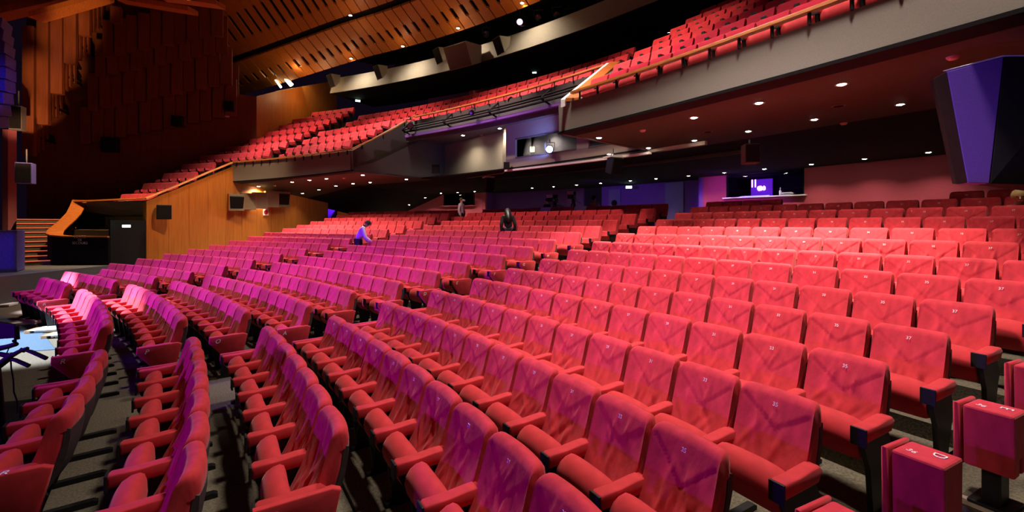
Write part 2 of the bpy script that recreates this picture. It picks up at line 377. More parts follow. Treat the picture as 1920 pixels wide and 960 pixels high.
struct('ceiling_far', surf(36.05, 40.0, T_L, TH_W, 6, 24, .05), M['soffit'], 'red brown soffit under the far balcony wing')
mb = surf(40.0, 49.0, 0.36, TH_W+.02, 6, 40, .05); LZF = lambda R, th: soffit_z(R, th)-.012
b2 = surf(35.78, 36.22, 0.36, T_R, 1, 24, .05, LZF); mb.add(b2.v, b2.f)
b2 = surf(35.78, 36.15, T_L, TH_W, 1, 16, .05, LZF); mb.add(b2.v, b2.f)
b2 = surf(39.32, 41.2, T_R, T_L, 3, 16, .05); mb.add(b2.v, b2.f)
struct('ceiling_back', mb, M['matte'], 'black low ceiling at the back of the stalls')
def par(t0, t1, n, R=35.8, z0=SZ, z1=2.74, dz=lambda th: soffit_z(35.8, th)-SZ):
    mb = MB(); vs = []; fs = []
    for a in range(n+1):
        th = t0+(t1-t0)*a/n; d = dz(th)
        vs += [W(R, th, z0+d), W(R-.02, th, z1), W(R+.18, th, z1), W(R+.18, th, z0+d)]
    for a in range(n):
        for i in range(4):
            j = (i+1) % 4; fs.append((a*4+i, a*4+j, a*4+4+j, a*4+4+i))
    fs.append((0, 1, 2, 3)); fs.append(tuple(n*4+i for i in (3, 2, 1, 0)))
    return mb.add(vs, fs)
struct('wall_balcony_near', par(0.36, T_R, 30), M['grey'], 'grey plaster parapet of the near balcony wing')
struct('wall_balcony_far', par(T_L, TH_W+.003, 20), M['grey'], 'grey plaster parapet of the far balcony wing')
# balcony terraces
RB = lambda j: 36.4+0.85*j
ZB = lambda j: 2.40+0.53*j
def terrace(j0, j1, t0, t1, n, dz=0.0):
    pr = [(RB(j0)-.5, ZB(j0)-.25)]
    for j in range(j0, j1+1): pr += [(RB(j)-.5, ZB(j)), (RB(j)+.35, ZB(j))]
    pr += [(RB(j1)+.35, ZB(j1)-.6)]
    return MB().sweep([(a, b+dz) for a, b in pr], t0, t1, n)
struct('floor_balcony_near', terrace(0, 6, 0.36, T_R, 20), M['carpet'])
struct('floor_balcony_far', terrace(0, 6, T_L, 1.30, 20), M['carpet'])
struct('floor_balcony_centre', terrace(3, 6, T_R, T_L, 14, -.27), M['carpet'])
struct('floor_side', terrace(-5, -1, TH_W+.012, 1.33, 8), M['carpet'])
# back of the balcony
mb = MB().sweep([(46.0, 3.0), (46.2, 3.0), (46.2, 10.0), (46.0, 10.0)], 0.36, 1.10, 30)
struct('wall_balcony_back', mb, M['purple'], 'dark violet back wall of the balcony')
mb = MB().sweep([(42.0, ZB(6)), (46.0, ZB(6)), (46.0, ZB(6)-.2), (42.0, ZB(6)-.2)], 0.36, 1.12, 24)
struct('floor_balcony_back', mb, M['carpet'])
mb = MB()
for t, w, h in ((0.945, 0.02, 1.7), (0.605, 0.028, 2.3)):
    mb.hexa([W(41.6, t, ZB(5)), W(41.6, t+.006, ZB(5)), W(44.5, t+.006+w, ZB(5)), W(44.5, t+w, ZB(5))],
            [W(41.6, t, ZB(6)+.7), W(41.6, t+.006, ZB(6)+.7), W(44.5, t+.006+w, ZB(6)+h), W(44.5, t+w, ZB(6)+h)])
struct('wall_partition', mb, M['redwall'], 'rose partition walls at the balcony exits')

# ------------------------------------------------------------------ setting: central control booth recess
BZ = 2.0; CZ = 3.68; RF = 38.4
PL0 = W(35.8, T_L, SZ-.12); PL1 = W(40.0, T_L, BZ)
mb = MB(); T = Vector((0.10, -0.06, 0))
def zdiag(R): return 2.74+(4.36-2.74)*(R-35.8)/(RF-35.8)
rs = [35.8, 37.1, RF, 39.2, 41.0]
slab(mb, [W(r, T_L, SZ-.12+(BZ-SZ+.12)*(r-35.8)/4.2) for r in rs], [W(r, T_L, zdiag(min(r, RF))) for r in rs], Vector((-.12, .05, 0)))
rs = [35.8, 37.1, RF, 39.2]
slab(mb, [W(r, T_R, SZ) for r in rs], [W(r, T_R, zdiag(min(r, RF))) for r in rs], Vector((.12, 0, 0)))
struct('wall_booth_side', mb, M['dgrey'], 'dark grey splayed side walls of the control booth recess')
LW0 = W(41.0, th_at(817, 41.0)[0], BZ); LW1 = W(40.0, th_at(942, 40.0)[0], BZ)
mb = MB(); up = Vector((0, 0, CZ-BZ))
slab(mb, [LW0, LW1, W(39.36, .849, BZ)], [LW0+up, LW1+up, W(39.36, .849, BZ)+up], Vector((0.02, .12, 0)))
struct('wall_booth_left', mb, M['cream'], 'cream plaster wall lit by booth downlights')
mb = MB()
mb.sweep([(RF, CZ), (41.6, CZ), (41.6, CZ+.12), (RF, CZ+.12)], T_R, T_L, 12)
struct('ceiling_booth', mb, M['dgrey'], 'grey ceiling of the control booth recess with eight downlights')
mb = MB()
mb.sweep([(RF, CZ-.02), (RF+.12, CZ-.02), (RF+.12, 4.30), (RF, 4.30)], T_R+.01, T_L, 14)
struct('wall_balcony_centre', mb, M['dgrey'], 'grey panelled parapet of the central balcony')
mb = MB()
mb.sweep([(39.26, BZ-.05), (39.40, BZ-.05), (39.40, BZ+.01), (39.26, BZ+.01)], 0.700, 0.850, 10)
struct('trim_3', mb, M['paper'], 'white ledge along the control booth front')
mb = MB()                                     # booth front wall with two openings
zs, zt = 2.42, 3.12
def bw(a, b, z0, z1): mb.sweep([(39.35, z0), (39.47, z0), (39.47, z1), (39.35, z1)], a, b, 4)
bw(0.66, 0.850, BZ, zs); bw(0.66, 0.850, zt, CZ)
bw(0.838, 0.850, zs, zt); bw(0.756, 0.768, zs, zt); bw(0.66, 0.700, zs, zt)
struct('wall_booth_front', mb, M['grey'], 'pale grey front wall of the control booth with window openings')
mb = MB()
mb.sweep([(41.5, BZ), (41.6, BZ), (41.6, CZ), (41.5, CZ)], 0.66, T_L, 8)
struct('wall_booth_back', mb, M['dgrey'])
for k, (a, b) in enumerate(((0.768, 0.838), (0.700, 0.756))):
    f = MB()
    for z in (zs, zt): f.sweep([(39.33, z-.025), (39.40, z-.025), (39.40, z+.025), (39.33, z+.025)], a, b, 4)
    w = f.build('window_%d' % (k+1), M['dgrey']); w['kind'] = 'structure'
    MB().sweep([(39.42, zs), (39.43, zs), (39.43, zt), (39.42, zt)], a, b, 4).build('pane', M['clear'], w)

# ------------------------------------------------------------------ setting: back of the stalls
RW = 47.6; zb0 = ZF[16]; zc = 2.06
def wallseg(t0, t1, z0, z1, R=RW, n=4, mb=None):
    mb = mb or MB(); return mb.sweep([(R, z0), (R+.15, z0), (R+.15, z1), (R, z1)], t0, t1, n)
tW = lambda u, R=RW: th_at(u, R)[0]
mb = MB()
wallseg(0.36, tW(1508), zb0, zc+.1, mb=mb); wallseg(tW(1362), tW(1318), zb0, zc+.1, mb=mb)
wallseg(tW(1508), tW(1362), zb0, 1.08, mb=mb)
struct('wall_back_near', mb, M['redwall'], 'crimson back wall behind the near block')
mb = MB()
wallseg(tW(888), tW(832), zb0, 1.15, mb=mb); wallseg(tW(910), tW(888), zb0, zc+.1, mb=mb); wallseg(tW(832), tW(692), zb0, zc+.1, mb=mb)
struct('wall_back_far', mb, M['redwall'], 'crimson back wall behind the far block')
mb = MB(); RP = 48.6
wallseg(tW(1322, RP), tW(1128, RP), zb0, zc+.1, R=RP, mb=mb); wallseg(tW(1095, RP), tW(905, RP), zb0, zc+.1, R=RP, mb=mb)
for t in (tW(1318), tW(909)):
    mb.hexa([W(RW, t, zb0), W(RP+.1, t, zb0), W(RP+.1, t+.004, zb0), W(RW, t+.004, zb0)], [W(RW, t, zc+.1), W(RP+.1, t, zc+.1), W(RP+.1, t+.004, zc+.1), W(RW, t+.004, zc+.1)])
struct('wall_back_centre', mb, M['purple'], 'violet lit wall of the recess behind the middle block')

# clear glass: mostly transparent with a faint reflection
def control_window(n, u0, u1, zs, zt, R, sill_m):
    t0, t1 = tW(u1, R), tW(u0, R)
    f = MB()
    f.sweep([(R-.02, zt), (R+.12, zt), (R+.12, zt+.05), (R-.02, zt+.05)], t0, t1, 4)
    for t in (t0, t1-.0012): f.sweep([(R-.02, zs), (R+.12, zs), (R+.12, zt), (R-.02, zt)], t, t+.0012, 1)
    w = f.build('window_%d' % n, M['matte']); w['kind'] = 'structure'; w['label'] = ('control room window with white sill behind the nearest block' if n == 3 else 'dark control room window behind the far aisle')
    MB().sweep([(R-.20, zs-.045), (R+.12, zs-.045), (R+.12, zs), (R-.20, zs)], t0-.002, t1+.002, 4).build('sill', sill_m, w)
    MB().sweep([(R+.05, zs), (R+.06, zs), (R+.06, zt), (R+.05, zt)], t0, t1, 4).build('pane', M['clear'], w)
    r = MB()
    r.sweep([(R+.15, zs-.6), (R+2.6, zs-.6), (R+2.6, zt+.2), (R+2.5, zt+.2), (R+2.5, zs-.5), (R+.15, zs-.5)], t0-.004, t1+.004, 4)
    r.sweep([(R+.15, zt+.1), (R+2.6, zt+.1), (R+2.6, zt+.2), (R+.15, zt+.2)], t0-.004, t1+.004, 4)
    r.sweep([(R+.15, zs-.6), (R+2.6, zs-.6), (R+2.6, zt+.2), (R+.15, zt+.2)], t0-.006, t0-.004, 1)
    r.sweep([(R+.15, zs-.6), (R+2.6, zs-.6), (R+2.6, zt+.2), (R+.15, zt+.2)], t1+.004, t1+.006, 1)
    struct('wall_control_room', r, M['matte'])
    return t0, t1
t0, t1 = control_window(3, 1362, 1508, 1.10, 1.98, RW, M['paper'])
mid = lambda f: t1+(t0-t1)*f                  # 0 = left end of the window, 1 = right end
sc_ = MB().sweep([(RW+2.2, 1.05), (RW+2.25, 1.05), (RW+2.25, 2.0), (RW+2.2, 2.0)], tW(1448, RW+2.2), tW(1408, RW+2.2), 3).build('video_screen', M['violetscreen'])
tag(sc_, 'violet glowing screen inside the near control room', 'screen')
for k, u_ in enumerate((1409, 1415)):
    o = MB().sweep([(RW+.9, 1.55), (RW+.93, 1.55), (RW+.93, 1.88), (RW+.9, 1.88)], tW(u_+2.2, RW+.9), tW(u_, RW+.9), 1).build('led_strip', M['pinkled'])
    tag(o, ('left' if k == 0 else 'right')+' one of two pink light strips inside the near control room', 'light', 'pink light strips in the control room')
o = MB().sweep([(RW+.5, 1.11), (RW+.9, 1.16), (RW+.9, 1.19), (RW+.5, 1.14)], tW(1439, RW+.7), tW(1388, RW+.7), 3).build('mixing_desk', M['deskled'])
tag(o, 'blue lit mixing desk behind the near control room window', 'desk')
p = W(RW-.08, mid(.725), 1.10)
bt = thing('spray_bottle', 'white bottle standing on the white window sill', 'bottle', p)
MB().lathe([(.001, 0), (.045, 0), (.045, .16), (.018, .21), (.016, .25)], (0, 0, 0), 10).build('body', M['paper'], bt, smooth=True)
MB().lathe([(.016, .25), (.022, .255), (.012, .31), (.001, .315)], (0, 0, 0), 10).build('cap', M['paper'], bt)
p = W(RW-.05, mid(.80), 1.10)
ph = thing('desk_telephone', 'pale handset lying on the white window sill', 'telephone', p, mid(.8)-pi/2)
MB().tube([(-.22, 0, .05), (-.16, 0, .085), (0, 0, .095), (.16, 0, .085), (.22, 0, .05)], [.03, .032, .022, .032, .03], 8).build('handset', M['paper'], ph, smooth=True)
MB().box((0, 0, .025), (.42, .16, .05)).build('base', M['steel'], ph, bevel=.01)
t0, t1 = control_window(4, 832, 890, 1.17, 1.98, RW, M['redwall'])
for n, (ua, ub, R, z1, m, lab) in enumerate(((654, 692, RW-.05, 1.62, 'matte', 'black double door with round window behind the far block'),
        (1164, 1193, 48.7, 1.92, 'matte', 'black door with pale round window under the right exit sign'),
        (1141, 1163, 48.55, 1.85, 'bluewall', 'teal lit door leaf with dark oval window'),
        (1247, 1281, 48.5, 2.0, 'bluewall', 'pale violet door with handle at the near end of the recess'),
        (1056, 1071, 48.7, 1.8, 'matte', 'black door under the left exit sign of the recess'))):
    a, b = tW(ub, R), tW(ua, R)
    d = MB().sweep([(R, zb0), (R+.06, zb0), (R+.06, z1), (R, z1)], a, b, 2).build('door_%d' % (n+1), M[m]); d['kind'] = 'structure'; d['label'] = lab
    if n in (0, 1, 2):
        c = W(R-.01, (a+b)/2, z1-.75); ax = Matrix.Rotation((a+b)/2, 3, 'Z') @ Matrix.Rotation(-pi/2, 3, 'Y')
        MB().lathe([(.001, 0), (.17, 0), (.17, .02), (.001, .02)], c, 18, axis=ax).build('round_window', M['bluewall'] if n < 2 else M['matte'], d)
    if n == 3:
        MB().box(W(R-.05, a+.004, .55), (.05, .05, .14)).build('door_handle', M['steel'], d)
a, b = tW(630, 46.5), tW(610, 46.5)
struct('wall_lobby_blue', MB().sweep([(43.0, zb0), (43.1, zb0), (43.1, 1.9), (43.0, 1.9)], tW(630, 43), tW(606, 43), 2), M['purple'])
struct('wall_lobby_orange', MB().sweep([(45.5, zb0), (45.6, zb0), (45.6, 1.9), (45.5, 1.9)], tW(652, 45.5), tW(630, 45.5), 2), M['wood'])
wb = MB(); wallseg(tW(694), tW(560), zb0, zc+.1, R=RW+.3, mb=wb); struct('wall_lobby_back', wb, M['matte'])
lamp('POINT', W(44.6, tW(640, 44.6), 1.6), 14, (1, .6, .25), shadow_soft_size=.1)

# ------------------------------------------------------------------ theatre seat meshes (local x along the row, -y towards the stage, origin on the floor under the back's front edge)
PW = 0.53
FRONT = [(-.255, .36), (-.205, .44), (-.163, .52), (-.124, .60), (-.090, .68), (-.061, .76), (-.038, .83), (-.019, .89), (-.007, .925)]
TOP = [(.004, .945), (.022, .956), (.050, .957), (.075, .948), (.090, .925), (.096, .88), (.094, .83)]
REAR = [(.070, .83), (.055, .72), (.010, .56), (-.115, .36)]
def lerp_prof(n):
    L = [0]
    for a, b in zip(FRONT, FRONT[1:]): L.append(L[-1]+hypot(b[0]-a[0], b[1]-a[1]))
    out = []
    for i in range(n):
        d = L[-1]*i/(n-1); k = max(j for j in range(len(L)) if L[j] <= d+1e-9); k = min(k, len(L)-2)
        t = (d-L[k])/(L[k+1]-L[k]); out.append((FRONT[k][0]*(1-t)+FRONT[k+1][0]*t, FRONT[k][1]*(1-t)+FRONT[k+1][1]*t))
    return out
def back_mesh(name, vseam, seed, nx=28, nz=30, m='velvet'):
    r = random.Random(seed); hw = PW/2-.025; fr = lerp_prof(nz); prof = fr+TOP+REAR; n = len(prof)
    cy = sum(p[0] for p in prof)/n; cz = sum(p[1] for p in prof)/n
    xs = [-hw, -hw+.004, -hw+.014, -hw+.028]; mid_ = [-hw+.028+(2*hw-.056)*i/nx for i in range(1, nx)]; xs = xs+mid_+[-x for x in xs[::-1]]
    def k(x):
        d = hw-abs(x)
        return 0.026 if d < .002 else 0.014 if d < .008 else .005 if d < .02 else 0
    wr = [(r.uniform(-.16, .16), r.uniform(.42, .66), r.uniform(-.9, .9), r.uniform(.05, .12), r.uniform(.014, .026), r.choice((1, 1, -1))*r.uniform(.006, .013)) for _ in range(11)]
    if vseam:
        vd = r.uniform(.16, .22); vx = r.uniform(-.03, .03); va = r.uniform(.25, 1.0)
        wr += [(r.uniform(-.13, .13), r.uniform(.72, .84), r.uniform(-.5, .5), r.uniform(.05, .10), r.uniform(.009, .016), r.uniform(.006, .011)) for _ in range(7)]
    else:
        wr += [(r.uniform(-.2, .2), r.uniform(.40, .75), r.uniform(-.35, .35), r.uniform(.14, .26), r.uniform(.010, .018), r.uniform(.005, .009)) for _ in range(9)]
    mb = MB(); vs = []; fs = []
    for x in xs:
        e = k(x); conc = 0.0; bow = .024*(1-(abs(x)/hw)**2)-.004; rnd = .010*max(0, (abs(x)-hw+.05)/.05)**2
        for i, (y, z) in enumerate(prof):
            yy = cy+(y-cy)*(1-e/.10); zz = cz+(z-cz)*(1-e*1.2/.30)
            if i < nz:
                yy += conc*min(1, (0.97-z)/.15)
                d = 0.0
                for wx, wz, sl, ln, wd, am in wr:
                    u = (x-wx)-sl*(z-wz); t = (z-wz)/ln
                    d += am*math.exp(-(u/wd)**2-t*t)
                if vseam:
                    zv = .900-vd*(1-abs(x-vx)/.235); g = z-zv
                    if abs(x) < .225:
                        d += va*.008/(1+math.exp(-g/.005)) - .007*math.exp(-(g/.0065)**2)
                edge = min(1, max(0, (hw-abs(x))/.03))
                yy -= d*edge*min(1, (z-.36)/.05)
            vs.append((x, yy+bow, zz-rnd*min(1, max(0, (z-.75)/.18))))
    for a in range(len(xs)-1):
        for i in range(n):
            j = (i+1) % n; fs.append((a*n+i, a*n+j, (a+1)*n+j, (a+1)*n+i))
    fs.append(tuple(range(n))); fs.append(tuple((len(xs)-1)*n+i for i in range(n)))
    mb.add(vs, fs); return mb.mesh(name, M[m], smooth=True)
SHELL = [(.068, .845), (.099, .835), (.095, .76), (.078, .66), (.035, .52), (-.045, .40), (-.10, .33), (-.135, .34), (-.08, .43), (.005, .56), (.050, .72)]
CUSH = [(-.245, .41), (-.240, .48), (-.248, .57), (-.264, .622), (-.29, .640), (-.335, .634), (-.375, .608), (-.402, .56), (-.410, .50), (-.39, .43), (-.35, .38), (-.30, .36), (-.26, .365)]
def cushion_mesh():
    mb = MB(); n = len(CUSH); cy = sum(p[0] for p in CUSH)/n; cz = sum(p[1] for p in CUSH)/n; hw = PW/2-.034; vs = []; fs = []; N = 13
    xs = [hw*sin(pi/2*(2*i/(N-1)-1)) for i in range(N)]
    for x in xs:
        q = abs(x)/hw; e = .16*max(0, (q-.8)/.2)**2
        for y, z in CUSH:
            top = max(0, (z-.42)/.20)
            vs.append((x, cy+(y-cy)*(1-e)+.012*top*q*q, cz+(z-cz)*(1-e)-.030*top*q**3))
    for a in range(N-1):
        for i in range(n):
            j = (i+1) % n; fs.append((a*n+i, a*n+j, (a+1)*n+j, (a+1)*n+i))
    fs.append(tuple(range(n))); fs.append(tuple((N-1)*n+i for i in range(n)))
    return mb.add(vs, fs).mesh('cushion', M['velvet_arm'], smooth=True)
ARM = [(-.455, .545), (-.455, .622), (-.440, .636), (-.30, .632), (-.17, .640), (-.09, .640), (-.055, .61), (-.10, .545)]
def arm_mesh(x): return MB().prism(ARM, x-.044, x+.044, inset=.016).mesh('armrest', M['velvet_arm'], smooth=True)
def cap_mesh(x): return MB().box((x, -.462, .578), (.090, .016, .115)).mesh('arm_cap', M['black'], bevel=.004)
def leg_mesh(x):
    mb = MB(); mb.prism([(-.43, .56), (-.10, .56), (-.02, .40), (-.06, .34), (-.16, .03), (-.30, .03), (-.34, .34), (-.43, .52)], x-.016, x+.016)
    mb.prism([(-.36, 0), (-.36, .03), (-.30, .045), (.14, .045), (.17, .03), (.17, 0)], x-.028, x+.028)
    return mb.mesh('leg', M['black'])
EP = [(-.47, .645), (-.03, .645), (.02, .62), (-.045, .33), (-.09, .30), (-.30, .34), (-.475, .56)]
def end_mesh(x): return MB().prism(EP, x-.028, x+.028, inset=.012).mesh('end_panel', M['velvet_arm'], smooth=True)
BACKV = [back_mesh('backrest', True, 11+k, 34, 38) for k in range(7)]
BACKP = [back_mesh('backrest', False, 31+k) for k in range(4)]
BACKD = [back_mesh('backrest', False, 51+k, 12, 12, 'velvet_old') for k in range(2)]
def shell_mesh():
    mb = MB(); n = len(SHELL); hw = PW/2-.030; N = 11; vs = []; fs = []
    for a in range(N):
        x = -hw+2*hw*a/(N-1); b = .024*(1-(x/hw)**2)-.004; e = .93 if a in (0, N-1) else 1.0
        vs += [(x, .02+(y-.02)*e+b, .59+(z-.59)*(e*.5+.5)) for y, z in SHELL]
    for a in range(N-1):
        for i in range(n):
            j = (i+1) % n; fs.append((a*n+i, a*n+j, (a+1)*n+j, (a+1)*n+i))
    fs.append(tuple(range(n))); fs.append(tuple((N-1)*n+i for i in range(n)))
    return mb.add(vs, fs).mesh('back_shell', M['shell'], smooth=True)
SHELLM = shell_mesh()
CUSHM = cushion_mesh()
ARMR, ARML = arm_mesh(PW/2), arm_mesh(-PW/2); CAPR, CAPL = cap_mesh(PW/2), cap_mesh(-PW/2); LEGR, LEGL = leg_mesh(PW/2), leg_mesh(-PW/2)
ENDR, ENDL = end_mesh(PW/2+.062), end_mesh(-PW/2-.062)
def local(loc, rz, v): return loc + Matrix.Rotation(rz, 3, 'Z') @ Vector(v)

# low detail version for the far seats that are gathered into one object
def far_profile():
    P = [FRONT[0], FRONT[3], FRONT[6], FRONT[8], TOP[1], TOP[3], TOP[5], (.09, .80), (.0, .52), (-.05, .36)]
    mb = MB(); mb.prism(P, -PW/2+.024, PW/2-.024, inset=.012)
    mb.prism([CUSH[i] for i in (0, 2, 4, 6, 8, 10, 12)], -PW/2+.045, PW/2-.045, inset=.03)
    mb.prism([ARM[i] for i in (0, 1, 2, 5, 6, 7)], PW/2-.034, PW/2+.034)
    mb.box((PW/2, -.462, .578), (.07, .016, .115), 1)
    mb.prism([(-.43, .56), (-.10, .56), (-.06, .34), (-.16, 0), (-.30, 0), (-.34, .34)], PW/2-.016, PW/2+.016, 1)
    return mb
FARP = far_profile()

# ------------------------------------------------------------------ lay out every seat
SEATS = []                                    # dict: block, row, k, n, loc, rz, scale, text
def lay(block, row, R, z, th_left, pitch, n, zf, keep=None):
    for k in range(n):
        th = th_left-(k+.5)*pitch/R
        p = W(R, th, zf)
        if p.y < .45: continue
        u = 960+F_PX*p.x/p.y; v = HOR-F_PX*(z+0.0)/p.y; v2 = HOR-F_PX*(zf)/p.y
        if u < -60 or u > 1985 or v > 990 or v2 < -10: continue
        if keep and not keep(u): continue
        s = dict(b=block, r=row, k=k, n=n, loc=p, rz=th-pi/2, sx=pitch/PW, d=p.y, u=u, v=v)
        SEATS.append(s)
for i, (R, z, p, tn, nN, tm, tl, nC, fr, fl, nF) in enumerate(ROWS):
    zf = ZF[i] if i >= 3 else -EYE
    lay('near', i+1, R, z, tn, p, nN, zf, (lambda u: u < 1470 or u > 1790) if i == 16 else None)
    lay('middle', i+1, R, z, tl, (tl-tm)*R/nC, nC, zf)
    lay('far', i+1, R, z, fl, (fl-fr)*R/nF, nF, zf)
for j in range(-4, 7):
    R = RB(j); zf = ZB(j); z = zf+HB
    wl = 1.272 if j < 1 else 1.262-.006*j
    if j < 0: n = int((wl-(TH_W+.016))*R/.53); lay('side', j+7, R, z, wl, .53, n, zf)
    if j >= 0:
        n = int((wl-1.140)*R/.53); lay('side', j+7, R, z, 1.140+n*.53/R, .53, n, zf)
        t1 = 1.112; t0 = T_L+.012 if j < 3 else 0.722; dz = 0 if j < 3 else -.27
        n = int((t1-t0)*R/.53)
        if j < 6: lay('balcony', j+1, R, z+dz, t1, .53, n, zf+dz)
        t1 = 0.692; n = int((t1-.45)*R/.53); lay('nearbalcony', j+1, R, z, t1, .53, n, zf)
def rank(s):
    d = s['d']
    if s['b'] in ('balcony', 'nearbalcony', 'side'): d *= 1.2
    return d
SEATS.sort(key=rank)
NEAR, REST = SEATS[:300], SEATS[300:]
BN = {'near': 'nearest block', 'middle': 'middle block', 'far': 'far block by the wooden wall', 'balcony': 'central balcony', 'nearbalcony': 'near balcony wing', 'side': 'side balcony'}
GR = {'near': 'red theatre seats of the nearest block', 'middle': 'red theatre seats of the middle block', 'far': 'red theatre seats of the far block', 'balcony': 'red seats of the central balcony', 'nearbalcony': 'red seats of the near balcony wing', 'side': 'red seats of the side balcony'}
ROWL = ['R', 'P', 'O', 'A', 'B', 'C', 'D', 'E', 'F', 'G', 'H', 'J', 'K', 'L', 'M', 'N', 'O']
proto = {}
def part(parent, key, name, me):
    if key not in proto:
        proto[key] = obj(name, me, parent); return proto[key]
    return copy(proto[key], parent)
NUMROT = Matrix.Rotation(pi/2, 4, 'X')
for s in NEAR:
    b, r, k, n = s['b'], s['r'], s['k'], s['n']
    if b == 'near' and r >= 4: lab = 'red velvet seat numbered %d in the %s row of the nearest block' % (13+2*(k+1), ORD[r])
    elif b == 'near': lab = 'red velvet seat, %s from the far end, %s row of the nearest block' % (ORD[k+1], ORD[r])
    elif b == 'middle': lab = 'red velvet seat, %s from near aisle, %s row of the middle block' % (ORD[n-k], ORD[r])
    elif b == 'far': lab = 'red velvet seat, %s from the aisle, %s row of the far block' % (ORD[n-k], ORD[r])
    else: lab = 'dark red seat, %s from the left, %s row of the %s' % (ORD[k+1], ORD[r], BN[b])
    t = thing('theatre_seat', lab, 'seat', s['loc'], s['rz'], GR[b]); t.scale = (s['sx'], 1, 1)
    if b == 'near' and r >= 4: q = (k*5+r*3) % 7; bk = part(t, 'V%d' % q, 'backrest', BACKV[q])
    elif b in ('near', 'middle', 'far'): q = (k*5+r*3) % 4; bk = part(t, 'P%d' % q, 'backrest', BACKP[q])
    else: q = (k+r) % 2; bk = part(t, 'D%d' % q, 'backrest', BACKD[q])
    part(t, 'shell', 'back_shell', SHELLM); part(t, 'cushion', 'cushion', CUSHM)
    a = part(t, 'armr', 'armrest', ARMR); part(a, 'capr', 'arm_cap', CAPR); part(t, 'legr', 'leg', LEGR)
    if k == 0:
        a = part(t, 'arml', 'armrest', ARML); part(a, 'capl', 'arm_cap', CAPL); part(t, 'legl', 'leg', LEGL)
    if k == 0 and b in ('near', 'middle', 'far'): part(t, 'endl', 'end_panel', ENDL)
    if k == n-1 and b in ('near', 'middle', 'far') and not (b == 'near' and r >= 4):
        e = part(t, 'endr', 'end_panel', ENDR)
        L = obj('row_letter', text_mesh(ROWL[r-1], .085, .25), e)
        if b == 'near' and r == 1:
            L.location = (PW/2+.062, -.22, .6465); L.rotation_euler = (0, 0, pi/2)
        else:
            L.location = (PW/2+.0905, -.37, .575); L.rotation_euler = (pi/2, 0, pi/2)
    if b == 'near' and r >= 4:
        L = obj('seat_number', text_mesh(str(13+2*(k+1)), .036), bk)
        L.location = (0, -.0165, .880); L.rotation_euler = (pi/2-.26, 0, 0)
big = MB()
def gather(rows):
    vs, fs, mi = [], [], []
    for s in rows:
        Rm = Matrix.Rotation(s['rz'], 3, 'Z'); l = s['loc']; n = len(vs)
        c_, s_ = cos(s['rz']), sin(s['rz'])
        for x, y, z in FARP.v:
            x *= s['sx']; vs.append((l.x+c_*x-s_*y, l.y+s_*x+c_*y, l.z+z))
        fs += [tuple(i+n for i in f) for f in FARP.f]; mi += FARP.mi
    me = bpy.data.meshes.new('theatre_seats'); me.from_pydata(vs, [], fs)
    me.materials.append(M['velvet']); me.materials.append(M['black']); me.polygons.foreach_set('material_index', mi)
    bm = bmesh.new(); bm.from_mesh(me); bmesh.ops.recalc_face_normals(bm, faces=bm.faces); bm.to_mesh(me); bm.free(); me.update()
    return me
o = obj('theatre_seats', gather(REST)); tag(o, 'rows of small distant red seats at the back of the stalls and balcony', 'seats', None, 'stuff')

# folding jump seats with row letters at the right hand ends of rows
def jump_box():
    mb = MB(); mb.prism([(-.125, .24), (-.03, .24), (-.03, .34), (.005, .34), (.005, .24), (.115, .24), (.125, .62), (-.135, .63)], -.115, .115)
    return mb.mesh('box', M['velvet'], bevel=.014)
JBOX = jump_box()
JPAD = MB().prism([(-.14, .22), (.13, .22), (.145, .62), (-.15, .635)], -.036, .0, inset=.014).mesh('pad', M['velvet_arm'], smooth=True)
JPOST = MB().prism([(-.075, .02), (.075, .02), (.075, .25), (-.075, .25)], -.045, .045).mesh('post', M['black'], bevel=.006)
JFOOT = MB().box((0, 0, .012), (.20, .24, .024)).mesh('foot_plate', M['black'], bevel=.006)
for r in (5, 6, 7, 8, 9):
    R, z, p, tn, nN = ROWS[r-1][:5]; th = tn-nN*p/R-.34/R; loc = W(R-.46, th, ZF[r-1])
    t = thing('jump_seat', 'red folded box seat lettered %s on its black post in the aisle' % ROWL[r-1], 'seat', loc, th-pi/2, 'folding jump seats at the row ends')
    bx = part(t, 'jbox', 'box', JBOX); o = part(t, 'jpad', 'folded_pad', JPAD); o.location = (-.125, 0, .0)
    part(t, 'jpost', 'post', JPOST); part(t, 'jfoot', 'foot_plate', JFOOT)
    L = obj('row_letter', text_mesh(ROWL[r-1], .085), bx); L.location = (.045, .02, .6275); L.rotation_euler = (0, 0, -pi/2)
    L = obj('crest', text_mesh('36', .05), bx); L.location = (-.05, -.05, .628); L.rotation_euler = (0, 0, -.3)
    # closed arm on the last seat of the row

# ------------------------------------------------------------------ downlights
RING = MB().lathe([(.052, .0), (.085, -.004), (.088, .006), (.052, .012)], (0, 0, 0), 16).mesh('trim_ring', M['steel'], smooth=True)
BULB = MB().lathe([(.001, -.012), (.035, -.010), (.054, .0), (.001, .004)], (0, 0, 0), 14).mesh('bulb', M['bulb'], smooth=True)
M['bulb'].cycles.emission_sampling = 'NONE'
def downlight(p, label, group, e, size=1.5, tgt=None, sc=1.0, radius=.05):
    t = thing('downlight', label, 'light', p, 0, group); t.scale = (sc, sc, sc)
    part(t, 'ring', 'trim_ring', RING); part(t, 'bulb', 'bulb', BULB)
    d = bpy.data.lights.new('lamp_glow', 'SPOT'); d.energy = e; d.color = (1, .84, .66); d.spot_size = size; d.spot_blend = .9; d.shadow_soft_size = radius
    o = bpy.data.objects.new('lamp_glow', d); COL.objects.link(o); o.location = p+Vector((0, 0, -.03))
    q = tgt if tgt is not None else p+Vector((0, 0, -1)); o.rotation_euler = (q-p).to_track_quat('-Z', 'Y').to_euler()
    return t
